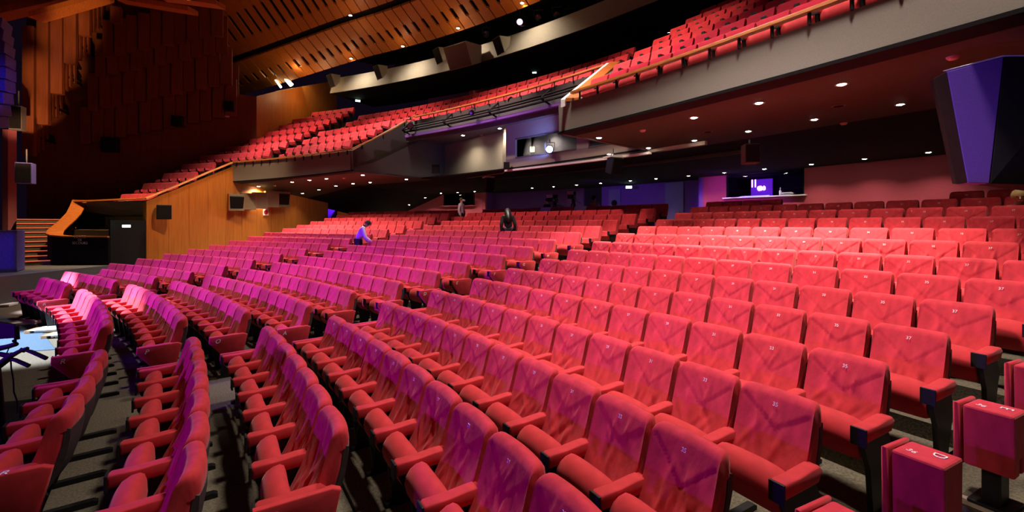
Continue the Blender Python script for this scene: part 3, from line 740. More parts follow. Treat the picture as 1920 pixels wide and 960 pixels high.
def run(us, R, zf, where, e, size=1.5, sc=1.0):
    for k, u in enumerate(us):
        th = tW(u, R)
        downlight(W(R, th, zf(R, th)-.005), 'round downlight, %s from the left in the %s' % (ORD[k+1], where), 'downlights, '+where, e, size, sc=sc)
run((1123, 1301, 1423, 1578), 36.9, soffit_z, 'front row of the near balcony soffit', 900, 1.7, 1.1)
run((1142, 1216, 1302, 1403, 1527, 1688, 1895), 39.1, soffit_z, 'second row of the near balcony soffit', 40, 1.7)  # last one added unseen behind the hanging speaker, brightening the seated person
run((485, 548, 580, 612, 680), 36.9, soffit_z, 'front row of the far balcony soffit', 420, 2.6, 1.2)
run((535, 567, 598, 630, 662, 694, 762), 39.1, soffit_z, 'second row of the far balcony soffit', 60, 1.7, 1.2)
run((652, 709, 738, 767, 797, 827, 858, 890, 924, 998, 1038, 1081, 1126, 1182, 1230, 1291, 1358, 1433, 1521, 1621, 1741), 46.6, soffit_z, 'low black ceiling along the back wall', 110, 2.2, 1.1)
for k, (u, v) in enumerate(((868, 254), (920, 264), (937, 241), (954, 257), (972, 234), (991, 252), (1010, 226), (1030, 246))):
    p = px(u, v, F_PX*(CZ-.01)/(HOR-v)); downlight(p, 'bright downlight, %s from the left in the control booth ceiling' % ORD[k+1], 'control booth downlights', 150, 2.5, sc=1.2)
for k, (u, v, Y) in enumerate(((1205, 243, 9.9), (1787, 111, 5.6), (1582, 236, 9.3), (515, 341, 21.0), (645, 331, 19.0), (903, 247, 18.3), (989, 241, 17.5))):
    R_ = hypot((u-960)/F_PX*Y-CX, Y-CY); th = tW(u, R_); z = soffit_z(R_, th) if k < 5 else CZ
    dome = MB().lathe([(.001, -.045), (.045, -.038), (.065, -.015), (.07, 0), (.001, 0)], W(R_, th, z), 14).build('smoke_detector', M['smoke'], smooth=True)
    tag(dome, 'small pink smoke detector dome, %s of those on the soffits counted from the right' % ORD[[3, 1, 2, 7, 6, 5, 4][k]], 'smoke detector', 'smoke detectors')

# ------------------------------------------------------------------ hand rails
def rail(pts, label, w=.11, h=.06, under=True):
    pts = [Vector(p) for p in pts]; t = thing('handrail', label, 'handrail', pts[0], 0, 'orange wooden balcony rails')
    pts = [p-pts[0] for p in pts]
    def ribbon(mb, off, w, h):
        vs = []; fs = []; n = len(pts)
        for i, p in enumerate(pts):
            d = pts[min(n-1, i+1)]-pts[max(0, i-1)]; s_ = Vector((d.y, -d.x, 0)).normalized()*(w/2); u = Vector((0, 0, h/2)); c = p+off
            vs += [c-s_-u, c+s_-u, c+s_*.8+u, c-s_*.8+u]
        for i in range(n-1):
            for k in range(4):
                j = (k+1) % 4; fs.append((i*4+k, i*4+j, i*4+4+j, i*4+4+k))
        fs.append((3, 2, 1, 0)); fs.append(tuple(n*4-4+i for i in range(4))); return mb.add(vs, fs)
    ribbon(MB(), Vector((0, 0, 0)), w, h).build('rail', M['railwood'], t, bevel=.006)
    if under:
        for a, b in zip(pts, pts[1:]):
            m_ = max(1, int((b-a).length/.9))
            for i in range(m_):
                q = a+(b-a)*(i+.5)/m_; MB().box(q+Vector((0, 0, -.11)), (.035, .035, .17)).build('bracket', M['black'], t)
    return t
RZ = 2.92
rail([W(35.75, .36+(T_R-.012-.36)*i/24, RZ) for i in range(25)], 'long orange wooden rail above the near grey parapet')
rail([W(35.75, T_L+(TH_W-T_L)*i/14, RZ-.12) for i in range(15)], 'orange wooden rail above the far grey parapet')
rail([W(RF-.05, .722+(.955-.722)*i/12, 4.44) for i in range(13)], 'orange wooden rail along the central balcony front')
rail([W(35.75, T_L, RZ-.12), W(36.6, T_L-.003, 3.28), W(37.5, T_L-.008, 3.85), W(RF-.05, .955, 4.50)], 'orange wooden rail rising left of the control booth')
rail([W(35.75, TH_W, RZ-.12), W(34.6, TH_W, 2.2), W(33.4, TH_W, 1.55), W(32.25, TH_W, .96)], 'sloping orange rail on top of the wooden side wall', under=False, w=.2)
fr0 = W(32.25, TH_W, .96); fr1 = px(140, 378, 18.1)
rail([fr0, (fr0+fr1)/2, fr1], 'level orange rail above the dark side exit', under=False, w=.2)
# right hand return of the central balcony with its wooden cap
q0, q1 = W(35.7, .696, 2.74), W(RF, .7175, 4.42)
mb = MB(); sd = Vector((.28, -.05, 0)); mb.hexa([q0, q1, q1+sd, q0+sd], [p+Vector((0, 0, .09)) for p in (q0, q1, q1+sd, q0+sd)])
t = thing('stair_cap', 'broad orange wooden cap sloping up beside the control booth', 'handrail', (0, 0, 0)); mb.build('cap', M['railwood'], t, bevel=.01)
mb = MB(); mb.hexa([q0-sd*.35-Vector((0, 0, .12)), q1-sd*.35-Vector((0, 0, .12)), q1-sd*.02-Vector((0, 0, .1)), q0-sd*.02-Vector((0, 0, .1))],
                   [q0-sd*.35+Vector((0, 0, .06)), q1-sd*.35+Vector((0, 0, .06)), q1-sd*.02+Vector((0, 0, .06)), q0-sd*.02+Vector((0, 0, .06))])
mb.build('side_panel', M['paper'], t)
mb = MB(); e = Vector((.30, -.05, 0)); bb = W(RF-.9, .7135, 3.9)
mb.hexa([q0+e, W(RF, .7175, 2.9)+e, W(RF, .7175, 2.9)+e*1.2, q0+e*1.2], [q0+e+Vector((0, 0, .06)), q1+e, q1+e*1.2, q0+e*1.2+Vector((0, 0, .06))])
mb.build('end_wall', M['olive'], t)

# ------------------------------------------------------------------ lighting truss in front of the central balcony
t = thing('lighting_truss', 'black pipe truss below the central balcony rail', 'truss', W(RF-.4, .84, 3.9))
o_ = W(RF-.4, .84, 3.9); ths = [.712+(.962-.712)*i/12 for i in range(13)]
for dz, dr in ((.12, -.35), (-.02, -.50), (-.02, -.25), (-.10, -.40)):
    MB().tube([W(RF+dr, a, 3.86+dz)-o_ for a in ths], .028, 8).build('pipe', M['matte'], t, smooth=True)
for a in ths[::3]:
    mb = MB(); mb.tube([W(RF-.02, a, 4.25)-o_, W(RF-.5, a, 3.86)-o_], .03, 6); mb.tube([W(RF-.02, a, 3.72)-o_, W(RF-.5, a, 3.84)-o_], .03, 6)
    mb.build('bracket', M['matte'], t)
MB().sweep([(RF-.14, 3.62), (RF-.02, 3.62), (RF-.02, 3.72), (RF-.14, 3.72)], .708, .968, 10).build('violet_edge', M['purple'], t)
for s_ in t.children:
    if s_.name.startswith('violet_edge'): s_.location = -o_
lamp('AREA', W(36.5, .83, 2.6), 10, (.30, .06, 1), W(RF, .84, 3.65), size=.6)
def stage_light(p, tgt, label, m=None, sc=1.0, name='spotlight'):
    t = thing(name, label, 'spotlight', p); t.rotation_euler = (Vector(tgt)-Vector(p)).to_track_quat('Y', 'Z').to_euler(); t.scale = (sc,)*3
    AX = Matrix.Rotation(-pi/2, 3, 'X')
    MB().lathe([(.001, -.20), (.07, -.19), (.085, -.05), (.085, .10), (.11, .14), (.11, .20), (.092, .20), (.090, .15), (.001, .15)], (0, 0, 0), 14, axis=AX).build('housing', M['matte'], t, smooth=True)
    MB().lathe([(.001, .185), (.088, .18), (.001, .175)], (0, 0, 0), 14, axis=AX).build('lens', m or M['glass'], t)
    mb = MB(); mb.box((-.125, 0, .06), (.012, .05, .20)); mb.box((.125, 0, .06), (.012, .05, .20)); mb.box((0, 0, .165), (.26, .05, .014)); mb.tube([(0, 0, .17), (0, 0, .25)], .02, 6)
    mb.build('yoke', M['black'], t)
    return t
stage_light(W(RF-.42, .951, 4.02), px(700, 700, 6), 'black spotlight on the left end of the balcony truss', M['steel'], 1.3)
for k, (u, v) in enumerate(((885, 210), (958, 186), (1033, 166))):
    d = stage_light(px(u, v, 15.9-.55*k), px(u-60, 500, 6), 'black spotlight hanging under the central rail, %s from the left' % ORD[k+1], None, .9)
    d['group'] = 'spotlights on the balcony truss'

# ------------------------------------------------------------------ control booth contents
pj = stage_light(px(1031, 279, 14.95), px(985, 330, 8), 'projector with a glaring blue lens at the control booth window', M['blueled'], 1.25, 'projector')
lamp('SPOT', px(1021, 281, 14.7), 130, (.25, .32, 1), px(1005, 235, 16.5), spot_size=1.9, spot_blend=.9, shadow_soft_size=.05)
o = MB().box(px(998, 280, 17.0), (.16, .1, .20)).build('task_lamp', M['yellowlamp'], bevel=.02); tag(o, 'glowing yellow lamp behind the control booth window', 'lamp')
sp = thing('monitor_speaker', 'small black monitor speaker on the white booth ledge', 'speaker', px(950, 317.5, 16.25))
MB().box((0, 0, .13), (.22, .18, .26)).build('cabinet', M['black'], sp, bevel=.01); MB().lathe([(.001, -.10), (.07, -.098), (.075, -.09), (.001, -.09)], (0, 0, .11), 12, axis=Matrix.Rotation(pi/2, 3, 'X')).build('cone', M['steel'], sp)
for k, (u, v, Y) in enumerate(((745, 306, 19.6), (817, 317, 19.3))):
    o = MB().box((0, 0, 0), (.38, .03, .38)).build('vent_grille', M['matte'], bevel=.006); o.location = px(u, v, Y-.12); o.rotation_euler = (0, 0, -.35 if k else -.95)
    tag(o, ('square vent grille on the dark splayed wall', 'square vent grille on the lit cream booth wall')[k], 'vent')

# ------------------------------------------------------------------ loudspeakers
def speaker(p, dims, rz, label, m='black', tilt=0.0, taper=1.0, grille='matte', group=None, hang=0.0):
    t = thing('loudspeaker', label, 'speaker', p, rz, group); w, d, h = dims
    R_ = Matrix.Rotation(tilt, 3, 'X')
    b = [Vector(v) for v in ((-w/2*taper, -d/2, -h/2), (w/2*taper, -d/2, -h/2), (w/2*taper, d/2, -h/2), (-w/2*taper, d/2, -h/2))]
    u = [Vector(v) for v in ((-w/2, -d/2, h/2), (w/2, -d/2, h/2), (w/2, d/2, h/2), (-w/2, d/2, h/2))]
    MB().hexa([R_ @ v for v in b], [R_ @ v for v in u]).build('cabinet', M[m], t, bevel=.012)
    g = .9
    MB().hexa([R_ @ Vector((x*w/2*g*taper, y, -h/2*g)) for x, y in ((-1, -d/2-.02), (1, -d/2-.02), (1, -d/2+.005), (-1, -d/2+.005))],
              [R_ @ Vector((x*w/2*g, y, h/2*g)) for x, y in ((-1, -d/2-.02), (1, -d/2-.02), (1, -d/2+.005), (-1, -d/2+.005))]).build('grille', M[grille], t, bevel=.006)
    if hang:
        mb = MB(); mb.tube([(0, d*.2, h/2-.02), (0, d*.2, h/2+hang)], .022, 6); mb.build('hanger', M['steel'], t)
    return t
face = lambda p: atan2(p.y-6, p.x-3)-pi/2
def wallspot(u, v, Y): return px(u, v, Y)
tw_ = TH_W-pi
def onwall(u, off=.12):                        # point on the wooden side wall under column u
    d = (u-960)/F_PX; R_ = (-CX - d*(-CY)) ; den = cos(TH_W)-d*sin(TH_W); R_ = (d*CY-CX)/den
    p = W(R_, TH_W, 0); n = Vector((sin(TH_W), -cos(TH_W), 0)); return p+n*off, p.y
WR = TH_W
def wallbox(u, v, dims, label, **k):
    p, Y = onwall(u, k.pop('off', .16)); p.z = EYE+(HOR-v)/F_PX*Y; return speaker(p, dims, WR-.45, label, **k)
wallbox(298, 398, (.46, .28, .56), 'black loudspeaker on the wooden side wall above the exit', off=.32)
for k, (u, v, w_, h_, m_) in enumerate(((432, 380, .56, .76, 'olive'), (455, 378, .56, .76, 'olive'), (477, 376, .56, .76, 'olive'), (499, 374, .56, .78, 'olive'), (520, 374, .56, .78, 'olive'))):
    p, Y = onwall(u, .36); p.z = EYE+(HOR-v)/F_PX*Y
    t = thing('acoustic_box', ('olive box holding a black speaker, left end of the wall cluster', 'plain olive box second from the left on the wooden wall', 'plain olive box in the middle of the wall cluster', 'plain olive box fourth from the left on the wooden wall', 'olive box holding a black speaker, right end of the wall cluster')[k], 'speaker', p, WR-.42, 'olive boxes on the wooden side wall')
    MB().box((0, 0, 0), (w_, .34, h_)).build('cabinet', M[m_], t, bevel=.008)
    MB().box((-w_/2-.011, .0, 0), (.02, .34, h_)).build('wood_side', M['wood'], t); MB().box((w_/2+.011, .0, 0), (.02, .34, h_)).build('wood_side', M['wood'], t)
    if k in (0, 4):
        MB().hexa([(-.25, -.02-.17, -.28), (.25, -.17, -.28), (.25, -.15, -.28), (-.25, -.15, -.28)], [(-.27, -.30, .24), (.27, -.30, .24), (.27, -.15, .28), (-.27, -.15, .28)]).build('speaker_front', M['matte'], t, bevel=.01)
p, Y = onwall(498, .02); p.z = EYE+(HOR-398)/F_PX*Y
ns = thing('no_smoking_sign', 'small white no smoking sign below the olive boxes', 'sign', p, WR)
MB().box((0, 0, 0), (.30, .012, .30)).build('plate', M['paper'], ns)
red = mat('sign_red', (.55, .02, .03), .6, noise=.02)
mb = MB(); RX = Matrix.Rotation(pi/2, 3, 'X'); mb.lathe([(.085, .008), (.12, .008), (.12, .014), (.085, .014)], (0, 0, 0), 20, axis=RX); mb.box((0, -.011, 0), (.20, .006, .03), rot=Matrix.Rotation(.78, 3, 'Y'))
mb.build('ring', red, ns)
MB().box((0, -.0085, 0), (.13, .004, .025)).build('cigarette', M['black'], ns)
def ow(f): return Vector((OB[0]+(OA[0]-OB[0])*f, OB[1]+(OA[1]-OB[1])*f, 0))
def onouter(u, v, off=.3):
    d = (u-960)/F_PX; ex, ey = OA[0]-OB[0], OA[1]-OB[1]
    n = Vector((ey, -ex, 0)).normalized()*off; bx_, by_ = OB[0]+n.x, OB[1]+n.y; f = (d*by_-bx_)/(ex-d*ey); p = Vector((bx_+ex*f, by_+ey*f, 0)); p.z = EYE+(HOR-v)/F_PX*p.y; return p
orz = atan2(OA[1]-OB[1], OA[0]-OB[0])
for u, v, w_, lab in ((430, 200, .44, 'black speaker high on the dark wall nearest the balcony corner'), (333, 228, .46, 'black speaker in the middle of the dark slatted wall'), (207, 272, .6, 'black speaker low on the dark slatted wall near the stage')):
    speaker(onouter(u, v, .35), (w_, .34, w_*1.1), orz, lab)
sg = MB().box((0, 0, 0), (.2, .015, .2)).build('wall_sign', M['paper']); sg.location = onouter(426, 216, .1); sg.rotation_euler = (0, 0, orz); tag(sg, 'small pale square sign under a speaker on the dark wall', 'sign')
speaker(px(48, 325, 15.5), (.42, .4, .72), .55, 'dark blue lit speaker hanging on a wire by the rose pillar', m='blueline', hang=.5)
for u, v, Y, lab, h_ in ((917, 346, 18.5, 'black tilted speaker with white top hanging below the cream booth wall', .62), (1152, 310, 13.0, 'black tilted speaker with white top below the near soffit corner', .5)):
    t = speaker(px(u, v, Y), (.36, .34, h_), .35, lab, tilt=.32, hang=.25); MB().box((0, 0, 0), (.42, .40, .05)).build('top_cover', M['paper'], t).location = (0, .09, h_/2)
speaker(px(1407, 289, 9.6), (.30, .3, .42), -.2, 'faint black speaker under the near soffit right of centre', m='dgrey', hang=.12)
# big near line array on the right, violet lit flank, hanging under the near balcony
a = [px(1775, 130, 4.9), px(1882, 105, 4.55), px(2060, 108, 4.6), px(2010, 100, 6.1)]
t = thing('hanging_speaker', 'huge tapered speaker with violet flank hanging at the right edge', 'speaker', px(1880, 105, 5.2)); o_ = t.location.copy()
zt = 1.78; zb = .40
top = [Vector((5.02, 5.08, zt+EYE)), Vector((5.20, 4.66, zt+EYE)), Vector((6.6, 4.75, zt+EYE)), Vector((6.6, 5.6, zt+EYE)), Vector((4.95, 5.15, zt+EYE))]
def quadbox(pb, pt, nm, m): return MB().hexa([p-o_ for p in pb], [p-o_ for p in pt]).build(nm, M[m], t, bevel=.008)
bt0, bt1 = px(1815, 343, 4.80), px(1855, 344, 4.80)
tp0, tp1 = px(1776, 134, 4.80), px(1882, 106, 4.80)
bk = Vector((.25, .75, 0))
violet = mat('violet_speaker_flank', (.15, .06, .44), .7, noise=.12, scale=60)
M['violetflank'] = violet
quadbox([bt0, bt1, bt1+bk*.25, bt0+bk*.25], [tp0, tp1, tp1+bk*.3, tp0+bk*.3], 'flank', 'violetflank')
quadbox([bt1+Vector((.012, 0, 0)), px(2040, 350, 4.8), px(2040, 350, 4.8)+bk, bt1+bk*.25], [tp1+Vector((.012, 0, 0)), px(2060, 104, 4.6), px(2060, 104, 4.6)+bk, tp1+bk*.3], 'cabinet', 'matte')
quadbox([px(1806, 342, 4.95), bt0+Vector((-.006, 0, 0)), bt0+bk*.25, px(1806, 342, 4.95)+bk*.25], [px(1767, 139, 4.95), tp0+Vector((-.006, 0, 0)), tp0+bk*.3, px(1767, 139, 4.95)+bk*.3], 'edge', 'matte')
quadbox([tp0+Vector((-.05, 0, .0)), tp1+Vector((0, 0, .0)), px(2060, 103, 4.6), px(2060, 103, 4.6)+bk], [tp0+Vector((-.05, 0, .012)), tp1+Vector((0, 0, .012)), px(2060, 101, 4.6), px(2060, 101, 4.6)+bk], 'top_plate', 'paper')
MB().tube([px(1990, 103, 4.9)-o_, px(1990, 103, 4.9)-o_+Vector((0, 0, .32))], .03, 8).build('hanger', M['steel'], t)
lamp('SPOT', px(1500, 500, 2.6), 160, (.22, .10, 1.0), px(1830, 220, 4.8), spot_size=.36, spot_blend=.4, shadow_soft_size=.05)

# ------------------------------------------------------------------ exit signs
def exit_sign(p, rz, label, s_=1.0):
    t = thing('exit_sign', label, 'exit sign', p, rz, 'green exit signs'); t.scale = (s_,)*3
    MB().box((0, .03, 0), (.40, .05, .17)).build('case', M['matte'], t); MB().box((0, 0, 0), (.38, .012, .15)).build('panel', M['signwhite'], t)
    mb = MB()                                  # running figure and arrow
    mb.lathe([(.001, -.001), (.014, -.001), (.014, .003), (.001, .003)], (.07, -.008, .045), 10, axis=Matrix.Rotation(pi/2, 3, 'X'))
    for a, b, w_ in (((.06, .028), (.045, -.012), .024), ((.045, -.012), (.075, -.035), .014), ((.075, -.035), (.06, -.062), .012), ((.045, -.012), (.02, -.045), .014), ((.06, .024), (.09, .008), .012), ((.06, .024), (.03, .012), .012), ((-.04, 0), (-.15, 0), .020), ((-.15, 0), (-.11, .035), .016), ((-.15, 0), (-.11, -.035), .016)):
        d = Vector((b[0]-a[0], 0, b[1]-a[1])); mb.box(((a[0]+b[0])/2, -.008, (a[1]+b[1])/2), (d.length+.006, .004, w_), rot=Matrix.Rotation(-atan2(d.z, d.x), 3, 'Y'))
    mb.build('running_figure', M['signgreen'], t); return t
for u, v, Y, lab, k in ((237, 424, 15.9, 'green exit sign over the dark side exit by the wooden wall', .6), (674, 374, 30.8, 'green exit sign above the double door behind the far block', 1.0), (1068, 357, 26.0, 'left green exit sign in the recess behind the cameras', .75), (1179, 351, 22.6, 'right green exit sign in the recess over the black door', .8), (671, 189, 27.8, 'green exit sign at the far end of the balcony back wall', .75), (1002, 136, 23.0, 'small green exit sign behind the top of the central balcony', .55), (1259, 58, 18.2, 'green exit sign at the near end of the balcony back wall', .8)):
    p = px(u, v, Y); exit_sign(p, atan2(p.y, p.x)-pi/2, lab, k)
    lamp('POINT', p+Vector((0, -.25, .22)), 2.2, (.1, 1, .5), shadow_soft_size=.1)

# ------------------------------------------------------------------ wooden ceiling
def zc(R, th=0): return (9.22+.58*(41.5-R) if R > 39.5 else 10.38+.80*(39.5-R))-1.2*(max(0, th-1.10)/.24)**1.5
mb = MB(); dk = MB()
def plank(R0, R1, a, b, t=.10):
    lo = [W(R0, a, zc(R0, a)), W(R0, b, zc(R0, b)), W(R1, b, zc(R1, b)), W(R1, a, zc(R1, a))]
    mb.hexa(lo, [p+Vector((0, 0, t)) for p in lo])
d = .0150; k = 0; th = .46
while th < 1.42:
    g = .0014
    for R0, R1, bands in ((39.72, 41.5, ((39.72, 40.5, g), (40.5, 41.0, .0052), (41.0, 41.5, g))), (34.0, 39.42, ((34.0, 36.2, g), (36.2, 37.4, .0052), (37.4, 37.9, g), (37.9, 38.9, .0052), (38.9, 39.42, g)))):
        for a, b, gg in bands: plank(a, b, th+gg/2, th+d-gg/2)
    th += d; k += 1
struct('ceiling', mb, M['wood'], 'orange wooden plank ceiling with dark slots sloping down to the rear')
for R0, R1 in ((33.5, 39.5), (39.5, 41.6)):
    a, b = .44, 1.43; vs = []; fs = []
    for i in range(21):
        t_ = a+(b-a)*i/20; vs += [W(R0, t_, zc(R0+.001, t_)+.35), W(R1, t_, zc(R1, t_)+.35)]
    for i in range(20): fs.append((2*i, 2*i+1, 2*i+3, 2*i+2))
    dk.add(vs, fs)
dk.sweep([(41.6, 9.9), (47, 11.0), (47, 11.1), (41.6, 10.0)], .44, 1.2, 16)
struct('ceiling_void', dk, M['matte'], 'black void above the ceiling planks')
for k, (u, v) in enumerate(((566, 125), (658, 110), (755, 87), (859, 53), (979, 6), (657, 29))):
    R_ = 41.3 if k < 5 else 39.2
    th, Y = th_at(u, R_); p = px(u, v, Y); z = p.z
    downlight(p, 'glowing lamp on the wooden ceiling, %s' % ('%s from the left along its lower edge' % ORD[k+1] if k < 5 else 'alone in the upper band of planks'), 'lamps on the wooden ceiling', 260 if k < 5 else 40, 2.2, sc=1.3, tgt=p+(W(R_+1, th, 0)-W(R_, th, 0))*.55+Vector((0, 0, -1)))
    lamp('POINT', p+Vector((-.15, -.5, -.35)), 11, (1, .62, .32), shadow_soft_size=.08)
for k, (th, e) in enumerate(((.70, 420), (.86, 420), (1.02, 420), (1.16, 300), (.55, 350))):   # added unseen uplights to warm the plank ceiling
    lamp('SPOT', W(37.4, th, 5.4), e*0.22, (1, .55, .25), W(38.8, th, 10.5), spot_size=2.0, spot_blend=.9, shadow_soft_size=.3)
# long strip lights in the slots near the corner
for k, (a, b) in enumerate(((( 487, 107), (527, 164)), ((512, 120), (547, 160)))):
    p, q = px(*a, 26.3), px(*b, 26.6); o = MB().tube([p, q], .06 if k == 0 else .12, 8).build('strip_light', M['yellowlamp'])
    tag(o, ('thin', 'broad')[k]+' glowing strip light in the ceiling slots near the corner', 'light', 'strip lights in the ceiling')
# few planks at the top left over the stage side
mb = MB()
for a, b, w_ in (((-40, 34), (170, -14), .26), ((-40, 8), (110, -25), .26), ((52, 32), (190, -6), .22), ((210, -4), (352, 20), .2), ((290, -8), (404, 8), .2)):
    p, q = px(*a, 16.8), px(*b, 18.6); s_ = Vector((0, 0, w_)); n_ = Vector((.1, .5, 0)); mb.hexa([p, q, q+n_, p+n_], [p+s_, q+s_, q+n_+s_, p+n_+s_])
struct('ceiling_beams', mb, M['wood'])

# ------------------------------------------------------------------ catwalk lip with wedge speakers
LR, LZ = 42.2, 7.80
struct('trim_4', MB().sweep([(LR, LZ), (LR+.35, LZ+1.0), (LR+.6, LZ+1.0), (LR+.6, LZ+.1), (46.3, LZ+.35), (46.3, LZ+.2)], .40, 1.20, 40), M['cream'], 'cream curved lip of the technical gallery')
struct('trim_5', MB().sweep([(LR+.02, LZ-.03), (46.2, LZ+.15), (46.2, LZ+.17), (LR+.02, LZ-.01)], .40, 1.20, 40), M['matte'], 'black underside of the technical gallery')
struct('wall_gallery_back', MB().sweep([(45.5, LZ+.5), (45.6, LZ+.5), (45.6, 12), (45.5, 12)], .40, 1.15, 30), M['matte'])
for k, (u, v, w_) in enumerate(((625, 152, .55), (713, 136, .55), (826, 105, .6), (940, 86, .6))):
    th, Y = th_at(u, LR-.1); p = px(u, v, Y-.45)
    t = thing('wedge_speaker', 'small dark wedge speaker hanging on the gallery lip, %s from the left' % ORD[k+1], 'speaker', p, th-pi/2-.3, 'wedge speakers on the gallery lip')
    MB().prism([(-.30, .30), (.30, .38), (.25, -.05), (-.02, -.38)], -w_/2, w_/2).build('cabinet', M['olive'], t, bevel=.01)
    MB().prism([(-.315, .27), (-.30, .28), (-.03, -.35), (-.045, -.36)], -w_/2*.9, w_/2*.9).build('grille', M['matte'], t)
th, Y = th_at(866, LR-.2); p = px(866, 104, Y-.7)
t = thing('large_wedge_speaker', 'large cream wedge box in the middle of the gallery lip', 'speaker', p, th-pi/2)
MB().prism([(-.55, .35), (.6, .52), (.6, -.3), (-.05, -.62)], -.72, .72).build('cabinet', M['cream'], t, bevel=.012)
MB().prism([(-.57, .31), (-.55, .33), (-.06, -.58), (-.08, -.60)], -.66, .66).build('grille', M['olive'], t)
for k, (u, v) in enumerate(((975, 38), (912, 62), (1010, 30), (1045, 25), (1068, 28), (1130, 12), (985, 60))):
    th, Y = th_at(u, 43.2); d_ = stage_light(px(u, v, Y), px(900, 500, 8), 'dark spotlight above the gallery lip, %s counted from the left' % ORD[(2, 1, 4, 5, 6, 7, 3)[k]], M['pinkled'] if k == 0 else None, 1.6); d_['group'] = 'spotlights above the gallery'

# ------------------------------------------------------------------ hanging wooden baffles on the outer wall
ex = Vector((cos(orz), sin(orz), 0)); en = Vector((sin(orz), -cos(orz), 0))
BAF = {}
def baffle(u0, u1, vb, vt, off, label, m, grp, dep=.5):
    p = onouter(u0, vb, off); d = (u1-960)/F_PX
    w = (d*p.y-p.x)/(ex.x-d*ex.y); h = (vb-vt)/F_PX*p.y
    o = MB().hexa([(0, 0, 0), (w, 0, 0), (w, dep, 0), (0, dep, 0)], [(0, 0, h), (w, 0, h), (w, dep, h), (0, dep, h)]).build('wood_baffle', M[m], bevel=.008)
    o.location = p; o.rotation_euler = (0, 0, orz); tag(o, label, 'baffle', grp)
    if off-dep > .1: MB().box((w/2, (dep+off+.1)/2, h*.5), (w*.3, off-dep+.1, .10)).build('wall_bracket', M['matte'], o)
    return o
for k, (a, b, vb, vt) in enumerate(((41, 63, 291, 46), (68, 90, 232, 38), (94, 116, 174, 22), (119, 142, 117, 10), (147, 168, 64, -30))):
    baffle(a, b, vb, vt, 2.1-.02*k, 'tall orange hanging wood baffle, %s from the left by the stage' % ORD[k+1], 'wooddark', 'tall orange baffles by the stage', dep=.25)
    for q in range(3):
        baffle(b+1+q*8, b+8+q*8, vb-6-q*6, max(vt, vb-62), 1.55-.4*q, '%s narrow board behind the %s tall orange baffle from the left' % (('first', 'second', 'third')[q], ORD[k+1]), 'wooddark', 'narrow boards behind the tall baffles', dep=.2)
tn = 0
for tier in range(5):
    base = 270-tier*52; u = 150+tier*14
    i = 0
    while u < 425-tier*8:
        w_ = 21+.006*u; vb = base-(u-150)*.20-9*((i*3+tier) % 3); off = .25+.20*tier+.06*(i % 2)
        if vb > 40:
            tn += 1; i += 1
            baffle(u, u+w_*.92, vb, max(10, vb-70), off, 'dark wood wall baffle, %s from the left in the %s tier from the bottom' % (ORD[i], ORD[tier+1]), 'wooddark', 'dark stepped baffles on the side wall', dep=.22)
        u += w_
lamp('POINT', px(585, 175, 25.5), 60, (1, .6, .28), shadow_soft_size=.1)
for u_, v_, e_ in ((52, 225, 7000), (88, 165, 7000), (120, 95, 6500), (150, 35, 5000)):
    lamp('SPOT', px(u_-60, 470, 10.5), e_, (1, .50, .22), px(u_, v_, 17.6), spot_size=.17, spot_blend=.9, shadow_soft_size=.1)

# ------------------------------------------------------------------ left side: stage apron, stairs, curved guard wall, exit
PZ = -1.48
mb = MB(); xs = -14.22
A_ = [Vector((-14.25, 7.0, 0)), Vector((-14.25, 15.62, 0)), Vector((-15.2, 16.8, 0)), Vector((-24, 17.5, 0)), Vector((-24, 7.0, 0))]
vs = [p+Vector((0, 0, EYE-2.5)) for p in A_]+[p+Vector((0, 0, EYE+PZ)) for p in A_]
mb.add(vs, [(4, 3, 2, 1, 0), (5, 6, 7, 8, 9)]+[(i, (i+1) % 5, 5+(i+1) % 5, 5+i) for i in range(5)])
struct('floor_stage', mb, M['dgrey'], 'dark grey side stage platform')
stp = MB(); nos = MB(); d_ = Vector((-.74, .67, 0)); s_ = Vector((.67, .74, 0)); c0 = Vector((-16.55, 15.75, EYE+PZ))
for k in range(10):
    p = c0+d_*(.30*k); z = Vector((0, 0, .165*(k+1)))
    wl, wr = .80, .80 if k > 2 else .95
    q = [p-s_*wl, p+s_*wr, p+s_*wr+d_*(3.2-.3*k), p-s_*wl+d_*(3.2-.3*k)]
    stp.hexa([v+Vector((0, 0, .165*k)) for v in q], [v+z for v in q])
    e = [p-s_*wl-d_*.02, p+s_*wr-d_*.02, p+s_*wr+d_*.05, p-s_*wl+d_*.05]; nos.hexa([v+z-Vector((0, 0, .025)) for v in e], [v+z+Vector((0, 0, .006)) for v in e])
struct('trim_6', stp, M['carpet'], 'carpeted stairs at the stage side')
struct('trim_7', nos, mat('red_step_light', (.6, .12, .08), .5, emit=(1, .16, .08), estr=.35), 'red lit stair nosings')
path = [(-14.3, 15.62, -.50), (-15.2, 15.60, -.50), (-15.9, 15.62, -.49), (-16.4, 15.70, -.46), (-16.75, 15.88, -.40), (-16.98, 16.15, -.30), (-17.15, 16.5, -.14), (-17.3, 16.9, .08), (-17.5, 17.35, .36), (-17.75, 17.75, .66), (-18.0, 18.1, .92)]
pv = [Vector((x, y, z+EYE)) for x, y, z in path]; gw = MB(); cp = MB()
